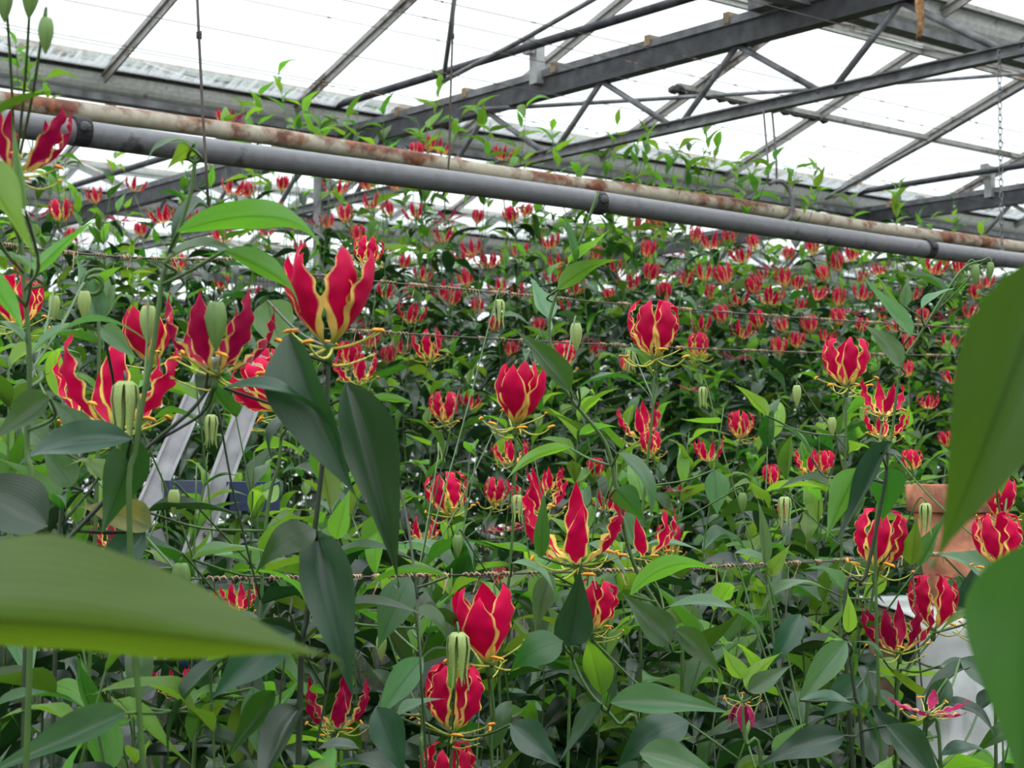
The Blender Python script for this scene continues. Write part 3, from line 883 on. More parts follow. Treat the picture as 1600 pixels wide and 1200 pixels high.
def petal_mesh(kind, mat, seed, ns, nw):
    rg = random.Random(seed * 31 + len(kind))
    path = PATHS[kind]; ln = PLEN[kind] * rg.uniform(0.94, 1.06); wd = PWID[kind] * rg.uniform(0.9, 1.12)
    ph = rg.uniform(0, 6); fq = rg.uniform(20, 29); dv = rg.uniform(-7, 7)
    r, z = 0.04, 0.0
    vs, fs, uvs, rows = [], [], [], []
    lean = rg.uniform(-0.12, 0.12)
    for i in range(ns + 1):
        s = i / ns
        for (s0, a0), (s1, a1) in zip(path, path[1:]):
            if s0 <= s <= s1 + 1e-6:
                f_ = (s - s0) / (s1 - s0); f_ = f_ * f_ * (3 - 2 * f_)
                an = math.radians(a0 + (a1 - a0) * f_ + dv)
        if i:
            r += math.cos(an) * ln / ns; z += math.sin(an) * ln / ns
        nx, nz_ = -math.sin(an), math.cos(an)
        pr = 0.11 + 0.89 * max(0.0, math.sin(math.pi * s ** 1.0)) ** (1.9 if s < 0.5 else 1.3)
        if s > 0.9:
            pr *= max(0.0, (1 - s) / 0.1) ** 0.7
            pr += 0.006
        w = wd * pr
        row = []
        for j in range(nw + 1):
            a = j / nw - 0.5
            e = abs(2 * a)
            wv = math.sin(s * fq + ph + (1.7 if a > 0 else 0)) * (0.01 if kind == 'droop' else 0.026 if kind in ('flat', 'tall') else 0.052) * e ** 2.2 * min(1, s * 3) * (1.0 if s < 0.9 else 0.5)
            cup_ = 0.10 * e * e * pr * wd * 2.2
            wl = 1 + (0.05 if kind == 'tall' else 0.11) * math.sin(s * fq * 0.9 + ph * 2 + (2 if a > 0 else 0)) * e
            off = wv + cup_
            row.append(len(vs))
            vs.append((r + nx * off, a * w * wl + lean * s * s, z + nz_ * off)); uvs.append((j / nw, s))
        rows.append(row)
    for i in range(ns):
        for j in range(nw):
            fs.append((rows[i][j], rows[i + 1][j], rows[i + 1][j + 1], rows[i][j + 1]))
    me = bpy.data.meshes.new('petal')
    me.from_pydata(vs, [], fs)
    lay = me.uv_layers.new(name='UVMap')
    buf = []
    for lp in me.loops:
        buf += list(uvs[lp.vertex_index])
    lay.data.foreach_set('uv', buf)
    me.materials.append(mat)
    me.polygons.foreach_set('use_smooth', [True] * len(me.polygons))
    me.update()
    return me


PET = {}
for kd in PATHS:
    for mk in ('petal_red', 'petal_shaded', 'petal_far', 'petal_spent'):
        for sd in range(4):
            PET[kd, mk, sd, 1] = petal_mesh(kd, M[mk], sd, 22, 8)
            PET[kd, mk, sd, 0] = petal_mesh(kd, M[mk], sd, 10, 4)


def flower_base_mesh():
    q = MB(); q.lathe([(0.0, -0.20), (0.035, -0.19), (0.05, -0.12), (0.045, -0.05), (0.06, 0.0), (0.055, 0.03), (0.0, 0.045)], 10)
    return q.mesh('flower', M['stem'], True)


FBASE = flower_base_mesh()


def stamen_mesh(sd):
    rg = random.Random(sd); q = MB()
    pts = []
    drop = rg.uniform(-0.18, 0.05)
    for i in range(7):
        t = i / 6
        pts.append(Vector((0.03 + 0.52 * t, 0.05 * math.sin(t * 3 + sd), -0.03 + drop * math.sin(t * math.pi * 0.75) + 0.16 * t * t)))
    q.tube(pts, [0.017, 0.016, 0.015, 0.014, 0.012, 0.010, 0.008], 5)
    e = pts[-1]; an = rg.uniform(-0.7, 0.7)
    d = Vector((math.sin(an), math.cos(an), rg.uniform(-.3, .3))) * 0.09
    q.tube([e - d, e - d * 0.5 + Vector((0, 0, .012)), e + d * 0.5 + Vector((0, 0, .012)), e + d], [0.010, 0.021, 0.021, 0.008], 5, mi=1)
    return q.mesh('stamen', [M['filament'], M['anther']], True)


STAM = [stamen_mesh(i) for i in range(4)]
q = MB(); q.tube([Vector((0, 0, -0.17)), Vector((0.06, 0, -0.2)), Vector((0.2, 0.02, -0.19)), Vector((0.42, 0.05, -0.12))], [0.02, 0.014, 0.012, 0.009], 5)
for s in (-1, 0, 1):
    q.tube([Vector((0.42, 0.05, -0.12)), Vector((0.5, 0.05 + 0.05 * s, -0.1 + 0.02 * abs(s)))], [0.009, 0.005], 4)
PIST = q.mesh('pistil', M['filament'], True)


def bud_mesh(kind, mat):
    q = MB()
    n = 18; prof = []
    K = 12
    for i in range(K + 1):
        t = i / K
        rad = 0.20 * (math.sin(math.pi * (0.12 + 0.88 * t) ** 0.75) ** 0.8 if t < 1 else 0)
        prof.append((max(rad, 0.004), -t))
    for rad, z in prof:
        for j in range(n):
            an = 2 * math.pi * j / n
            lob = 1 + 0.14 * math.cos(6 * an) * (1 - 0.5 * abs(z + 0.4))
            q.v.append(Vector((rad * lob * math.cos(an), rad * lob * math.sin(an), z)))
    for i in range(K):
        for j in range(n):
            q.f.append((i * n + (j + 1) % n, i * n + j, (i + 1) * n + j, (i + 1) * n + (j + 1) % n)); q.m.append(0)
    q.f.append(tuple(range(n))); q.m.append(0)
    return q.mesh('bud', mat, True)


def open_bud_mesh(mat):
    q = MB()
    for k_ in range(6):
        an = k_ * math.pi / 3 + 0.3
        d = Vector((math.cos(an), math.sin(an), 0)); sd = Vector((-math.sin(an), math.cos(an), 0))
        pts = [(0.03, 0.0, .05), (0.12, 0.05, .09), (0.22, -0.04, .11), (0.25, -0.25, .105), (0.22, -0.5, .085), (0.19, -0.78, .05), (0.23, -1.0 - 0.1 * (k_ % 2), .008)]
        b = len(q.v)
        for r, z, w in pts:
            for a in (-1, -0.5, 0, 0.5, 1):
                q.v.append(d * (r - 0.03 * abs(a)) + sd * (w * a * 0.8) + Vector((0, 0, z)))
        for i in range(len(pts) - 1):
            for j in range(4):
                q.f.append((b + i * 5 + j, b + i * 5 + j + 1, b + (i + 1) * 5 + j + 1, b + (i + 1) * 5 + j)); q.m.append(0)
    return q.mesh('opening_bud', mat, True)


BUD = bud_mesh('bud', M['bud'])
BUDP = bud_mesh('bud', M['bud_pale'])
OBUD = open_bud_mesh(M['bud_pale'])

# ------------------------------------------------------------------ plants
PLANTS = []


class Plant:
    def __init__(self, base, row=None):
        self.base = Vector((base.x, base.y, 0))
        self.stems, self.twigs, self.leaves, self.flowers, self.buds = [], [], [], [], []
        self.row = row
        self.label = None
        self.hero = False
        PLANTS.append(self)

    def nearest(self, p):
        best = (1e9, None)
        for st in self.stems:
            for q_, _ in st:
                if q_.z > p.z + 0.005: continue
                dd = (q_ - p).length + max(0, 0.02 - (p.z - q_.z)) * 0.5
                if dd < best[0]: best = (dd, q_)
        return best


def smooth_path(pts, n):
    """Catmull-Rom through pts"""
    out_ = []
    P_ = [pts[0] * 2 - pts[1]] + pts + [pts[-1] * 2 - pts[-2]]
    for i in range(1, len(P_) - 2):
        for k_ in range(n):
            t = k_ / n
            a, b, c, d = P_[i - 1], P_[i], P_[i + 1], P_[i + 2]
            out_.append(0.5 * ((2 * b) + (c - a) * t + (2 * a - 5 * b + 4 * c - d) * t * t + (3 * b - a - 3 * c + d) * t ** 3))
    out_.append(pts[-1])
    return out_


def leaf_mx(base, tip, width, face):
    y = tip - base
    ln = y.length
    y = y / ln
    z = face - y * face.dot(y)
    if z.length < 1e-4:
        z = Vector((0, 0, 1)) - y * y.z
    z.normalize()
    x = y.cross(z)
    return Matrix(((x.x * width, y.x * ln, z.x * ln, base.x), (x.y * width, y.y * ln, z.y * ln, base.y), (x.z * width, y.z * ln, z.z * ln, base.z), (0, 0, 0, 1)))


# ---- flowers read from the photograph: base x, base y, petal height (px), kind, colour, turn (deg), tilt x, tilt y, depth
FL = []


def fl(x, y, h, kind='cup', mk='petal_red', turn=0, tx=0, ty=0, d=None, az=None, key=None, s=None):
    FL.append(dict(x=x, y=y, h=h, kind=kind, mk=mk, turn=turn, tx=tx, ty=ty, d=d, az=az, key=key, s=s))


R_, K_, S_, F_ = 'petal_red', 'petal_shaded', 'petal_spent', 'petal_far'
# near flowers
fl(514, 540, 158, 'tall', R_, 0, 4, 0, 1.42, az=[163, 194, 224, 322, 350, 18], key='p1')
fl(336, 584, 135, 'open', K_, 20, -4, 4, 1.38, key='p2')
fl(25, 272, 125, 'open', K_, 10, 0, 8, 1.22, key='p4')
fl(28, 512, 92, 'cup', R_, 15, 0, 0, 1.9, key='p4')
fl(178, 672, 150, 'open', R_, 48, -10, 0, 1.52, key='p3')
fl(238, 572, 100, 'tall', R_, 10, 0, -12, 1.75, key='p3')
fl(440, 640, 100, 'cup', R_, 40, 0, -42, 1.8, key='p6')
fl(806, 664, 104, 'tall', R_, 12, 8, 4, 2.1, az=[200, 245, 280, 318, 340, 110], key='p7')
fl(1022, 560, 98, 'cup', R_, 0, 4, 0, 2.25, key='p9')
fl(1322, 604, 84, 'cup', R_, 30, 4, 0, 2.5, key='p10')
fl(1368, 892, 104, 'cup', R_, 15, 4, 4, 2.15, key='p11')
fl(1458, 984, 92, 'cup', R_, 40, 4, 0, 2.2, key='p12')
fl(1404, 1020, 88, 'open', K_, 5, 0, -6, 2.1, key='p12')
fl(763, 1036, 126, 'tall', R_, 20, 6, -6, 1.85, key='p13')
fl(706, 1144, 116, 'cup', R_, 5, 0, 2, 1.8, key='p14')
fl(706, 1258, 105, 'cup', R_, 25, 0, 0, 1.9, key='p14')
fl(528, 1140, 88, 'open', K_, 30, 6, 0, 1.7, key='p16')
fl(902, 882, 130, 'open', R_, 22, 14, 0, 1.95, key='p17')
fl(1006, 872, 85, 'open', R_, 70, 0, -8, 2.0, az=[195, 300, 250], key='p8')
fl(926, 986, 86, 'cup', R_, 20, 0, 4, 2.1, key='p18')
fl(1566, 886, 92, 'cup', R_, 0, 0, -4, 2.0, key='p21')
fl(1562, 815, 68, 'tall', R_, 30, 0, 0, 2.1, key='p21')
fl(1528, 990, 78, 'tall', R_, 50, 0, 14, 2.2, az=[200, 330, 280], key='p21')
fl(1378, 650, 66, 'open', R_, 100, 0, 4, 2.2, az=[170, 290, 340, 20], key='p19')
fl(1382, 684, 52, 'open', R_, 10, 0, 0, 2.4, key='p19')
fl(1450, 1114, 74, 'flat', S_, 10, 10, 0, 1.8, key='p22')
fl(1160, 1096, 55, 'droop', S_, 0, 0, 0, 1.8, key='p23')
fl(372, 956, 52, 'open', R_, 20, 0, 0, 2.0)
fl(275, 1086, 50, 'open', R_, 0, 0, 0, 1.9)
fl(178, 858, 55, 'open', R_, 40, 0, 0, 1.9)
fl(570, 415, 50, 'cup', R_, 0, 0, 12, 2.2)
# flowers in the low rows
for a in ((1045, 866, 50, 'cup'), (704, 806, 74, 'cup'), (770, 790, 48, 'cup'), (662, 846, 44, 'open'), (695, 662, 54, 'cup'),
          (1155, 686, 48, 'cup'), (1020, 712, 44, 'cup'), (1004, 684, 60, 'open'), (800, 726, 44, 'open'), (856, 768, 46, 'open'),
          (1106, 722, 40, 'open'), (1062, 768, 30, 'flat'), (1268, 742, 44, 'open'), (1290, 738, 38, 'cup'), (1206, 760, 38, 'cup'),
          (1426, 736, 38, 'cup'), (930, 748, 36, 'cup'), (880, 576, 48, 'cup'), (560, 600, 56, 'open'), (545, 575, 46, 'cup'),
          (1190, 1130, 34, 'flat'), (785, 916, 32, 'cup'), (1580, 705, 36, 'cup'), (1560, 750, 40, 'open'), (415, 600, 60, 'cup'),
          (790, 830, 46, 'flat'), (950, 800, 40, 'open'), (845, 800, 70, 'open'), (1085, 610, 30, 'flat'), (1225, 810, 26, 'cup'), (730, 640, 30, 'open'), (1480, 700, 30, 'cup')):
    fl(a[0], a[1], a[2], a[3], S_ if a[3] == 'flat' else R_, rr(0, 60), rr(-8, 8), rr(-10, 10))
# small flowers of the tall rear rows
FARXY = [(672, 565), (640, 506), (705, 480), (690, 470), (1090, 560), (1135, 446), (1205, 478), (1266, 522), (1215, 556), (1186, 514), (1130, 506),
         (1095, 520), (1070, 450), (1100, 440), (1420, 548), (1400, 520), (1330, 490), (1345, 470), (1310, 480), (1290, 535), (1250, 490), (1205, 420),
         (1230, 408), (1270, 400), (1160, 412), (1045, 430), (1010, 405), (1020, 360), (995, 362), (955, 472), (930, 410), (900, 462), (868, 420),
         (865, 445), (810, 402), (812, 470), (765, 420), (740, 400), (725, 410), (690, 380), (670, 400), (630, 422), (600, 395), (650, 345), (610, 340),
         (585, 330), (540, 350), (512, 360), (525, 306), (495, 352), (470, 360), (440, 300), (435, 345), (362, 306), (345, 380), (310, 390), (255, 350),
         (300, 350), (95, 348), (110, 378), (30, 430), (185, 345), (400, 465), (345, 455), (280, 425), (120, 380), (60, 340), (215, 540), (575, 545),
         (555, 505), (745, 490), (780, 460), (840, 520), (905, 530), (975, 580), (1150, 560), (1040, 470), (1480, 545), (1525, 470), (1515, 500),
         (1540, 450), (1460, 430), (1425, 470), (1375, 430), (1360, 395), (1330, 410), (1480, 500), (1500, 430), (1110, 390), (1085, 380), (1140, 385),
         (1180, 390), (690, 240), (670, 238), (785, 252), (650, 250), (350, 196), (365, 190), (700, 345), (745, 350), (820, 340), (860, 390), (800, 350), (1270, 360),
         (1420, 590), (1450, 640), (1490, 600), (1560, 560), (1530, 540), (1590, 690), (1585, 520), (1180, 460), (1225, 450), (1155, 480), (1060, 400), (960, 430), (640, 470),
         (600, 470), (730, 450), (660, 440), (1395, 560), (1345, 520), (1440, 505), (1555, 500), (390, 310), (420, 370), (470, 400), (150, 320), (220, 370), (210, 300),
         (560, 380), (575, 300), (620, 300), (1290, 440), (1310, 425), (1345, 445), (1245, 455), (1190, 440), (1015, 440), (985, 455), (1080, 480), (1110, 470), (1380, 500),
         (1275, 470), (1225, 520), (1160, 530), (1245, 545), (1310, 510), (880, 490), (930, 560), (770, 520), (800, 560), (700, 530), (630, 555), (605, 570)]
BIG = {0: 52, 1: 40, 2: 38, 3: 34, 4: 44, 5: 36, 6: 34, 7: 34, 8: 34, 9: 34, 10: 34, 53: 32, 58: 42}
for i, (x, y) in enumerate(FARXY):
    h = BIG.get(i, rr(24, 33))
    kd = RNG.choice(['cup', 'cup', 'flare', 'flare', 'open', 'open', 'open', 'flat'])
    fl(x, y, h, kd, S_ if kd == 'flat' else RNG.choice([R_, F_, F_]), rr(0, 60), rr(-14, 14), rr(-14, 14))

for f_ in FL:
    d = f_['d']
    if d is None:
        d = 0.085 * F / f_['h']
        if f_['y'] > 700: d = min(d, 3.3)
        elif f_['y'] > 570: d = min(d, 4.9)
        elif f_['y'] > 500: d = max(min(d, 6.3), 4.6)
        else: d = max(min(d, 8.6), 5.3)
    f_['d'] = d
    f_['pos'] = P(f_['x'], f_['y'], d)
    f_['scale'] = f_['h'] * d / F
GRID = {}
for f_ in FL:
    h = f_['h']
    wf = 0.75 if f_['kind'] in ('open', 'flat') else 0.55
    bx = (f_['x'] - wf * h, f_['y'] - 1.02 * h, f_['x'] + wf * h, f_['y'] + 0.12 * h, f_['d'], 1.0 if h > 36 else 0.5)
    for gx in range(int(bx[0] // 50), int(bx[2] // 50) + 1):
        for gy in range(int(bx[1] // 50), int(bx[3] // 50) + 1):
            GRID.setdefault((gx, gy), []).append(bx)
KEEP = [(225, 680, 400, 870, 2.75, 0.8), (1445, 1030, 1600, 1200, 2.7, 0.5), (1430, 765, 1560, 940, 2.9, 0.3)]


def hides(base, tip, scr=0.0):
    """would this filler leaf cover something the photograph shows?"""
    for t in (0.1, 0.35, 0.6, 0.85):
        x, y, d = proj(base.lerp(tip, t))
        if d < 1.3 and -100 < x < 1700 and -100 < y < 1300:
            return True
        for b in GRID.get((int(x // 50), int(y // 50)), ()):
            if d < b[4] - 0.01 and b[0] < x < b[2] and b[1] < y < b[3] and RNG.random() < b[5]:
                return True
        for b in KEEP:
            if b[0] < x < b[2] and b[1] < y < b[3] and d < b[4] and RNG.random() < b[5]:
                return True
    return False


# ------------------------------------------------------------------ hero plants: stems as seen, then down to the soil
HERO = {}


def hero(key, label, d, pts, r=0.0035, dark=False):
    r *= 0.68
    w = [P(p[0], p[1], p[2] if len(p) > 2 else d) for p in pts]
    g = w[-1].copy(); g.z = 0.0
    g += Vector((rr(-.05, .05), rr(0.0, .12), 0))
    if (w[-1] - g).length > 0.3:
        w.append(w[-1].lerp(g, 0.5) + Vector((rr(-.03, .03), rr(-.03, .03), 0)))
    w.append(g)
    w.reverse()
    pl = Plant(g)
    path = smooth_path(w, 6)
    n = len(path)
    pl.stems.append([(q_, r * (1.15 - 0.45 * i / n)) for i, q_ in enumerate(path)])
    pl.label = label; pl.hero = True; pl.dark = dark; pl.key = key
    HERO[key] = pl
    return pl


hero('p1', 'flame lily with the largest crimson bloom, dark stem, broad drooping leaves left of centre', 1.42, [(514, 545), (508, 680), (492, 830), (480, 960), (468, 1120)], 0.0042, True)
hero('p2', 'flame lily with a wide shaded red bloom beside a fat green bud', 1.38, [(336, 590), (300, 640), (225, 705), (165, 780), (75, 885), (40, 1010)], 0.0034, True)
hero('p3', 'flame lily with tangled red petals above the ladder at left', 1.5, [(180, 676), (140, 695), (112, 760), (90, 900)], 0.0032, True)
hero('p4', 'flame lily whose shaded red bloom overlaps the pipe ends at far left', 1.25, [(24, 276), (34, 400), (46, 560), (42, 700), (50, 900)], 0.0036)
hero('p5', 'tall flame lily shoot with arching leaves rising past the grey pipe at left', 1.32, [(306, 222), (300, 290), (276, 370), (255, 430), (240, 540), (214, 690), (205, 900)], 0.0034)
hero('p6', 'flame lily with a red bloom tipped sideways beside the ladder', 1.8, [(440, 645), (436, 720), (410, 900)])
hero('p7', 'flame lily with a broad fan-shaped red bloom at the centre', 2.1, [(806, 670), (804, 760), (796, 900), (780, 1060)])
hero('p8', 'long slanting flame lily stem with a bright leaf at its top, right of centre', 1.95, [(935, 300), (905, 380), (873, 450), (858, 520), (884, 610), (945, 690), (964, 770), (990, 880), (1040, 970), (1066, 1070)], 0.0036)
hero('p9', 'flame lily with a round lantern-shaped bloom just above the centre', 2.25, [(1022, 566), (1020, 640), (1008, 760), (1000, 900)])
hero('p10', 'flame lily with a neat globe-shaped bloom at upper right', 2.5, [(1322, 610), (1321, 700), (1315, 850)])
hero('p11', 'flame lily with a large yellow-edged bloom left of the terracotta pot', 2.15, [(1368, 898), (1358, 960), (1330, 1070)])
hero('p12', 'flame lily with two wavy-petalled blooms above the white sheet', 2.15, [(1456, 990), (1420, 1040), (1400, 1120)])
hero('p13', 'flame lily with a big upright red bloom at lower centre', 1.85, [(764, 1042), (772, 1120), (770, 1220)])
hero('p14', 'flame lily with a caged bloom and pale hanging bud at bottom centre', 1.8, [(706, 1152), (702, 1240), (690, 1330)])
hero('p16', 'flame lily with a star-shaped shaded bloom at the bottom left of centre', 1.7, [(528, 1146), (520, 1220)])
hero('p17', 'flame lily with a wide spread six-petalled bloom below the centre', 1.95, [(904, 888), (898, 980), (890, 1100)])
hero('p18', 'flame lily with a dark oval leaf standing before its bloom', 1.75, [(880, 985), (895, 1030), (920, 1080), (965, 1130), (1000, 1190)], 0.0036)
hero('p19', 'flame lily with two nodding green buds beneath the grey pipe at right', 2.05, [(1540, 405), (1500, 425), (1436, 525), (1408, 575), (1392, 690), (1378, 765), (1368, 900)], 0.0030)
hero('p20', 'flame lily with big folded drooping leaves over the yellow-edged bloom', 1.9, [(1388, 700), (1380, 770), (1352, 900), (1320, 980)], 0.0040, True)
hero('p21', 'flame lily with crowded crimson blooms at the right beside the pot', 2.05, [(1568, 820), (1566, 890), (1556, 1000)])
hero('p22', 'flame lily with a flat spent magenta bloom before the white sheet', 1.8, [(1450, 1120), (1470, 1200)])
hero('p23', 'flame lily with drooping spent pink petals at lower right', 1.75, [(1160, 1098), (1230, 1060), (1260, 1010), (1300, 960), (1320, 900)][:1] + [(1165, 1160), (1190, 1230)])
hero('p24', 'flame lily with bright yellow-green young leaves at the bottom left', 1.55, [(325, 1080), (310, 1150), (300, 1230)])
hero('p25', 'flame lily with large dark leaves along the bottom edge at right', 1.8, [(1325, 1000), (1335, 1080), (1350, 1200)], 0.0036, True)
hero('p26', 'flame lily with pale hanging leaves between the two lower centre blooms', 1.7, [(640, 905), (655, 1000), (660, 1140), (665, 1240)])
# foreground plants that only reach into the frame with a leaf
hero('fa', 'out-of-focus flame lily whose huge green leaf enters at lower left', 0.62, [(-190, 860), (-200, 1100), (-190, 1300)], 0.003)
hero('fb', 'out-of-focus flame lily whose broad dark leaf hangs in from the right edge', 0.68, [(1720, 380), (1730, 700), (1720, 1200)], 0.003)
hero('fc', 'out-of-focus flame lily whose bright veined leaf fills the bottom right corner', 0.62, [(1690, 780), (1710, 1100), (1700, 1300)], 0.003)

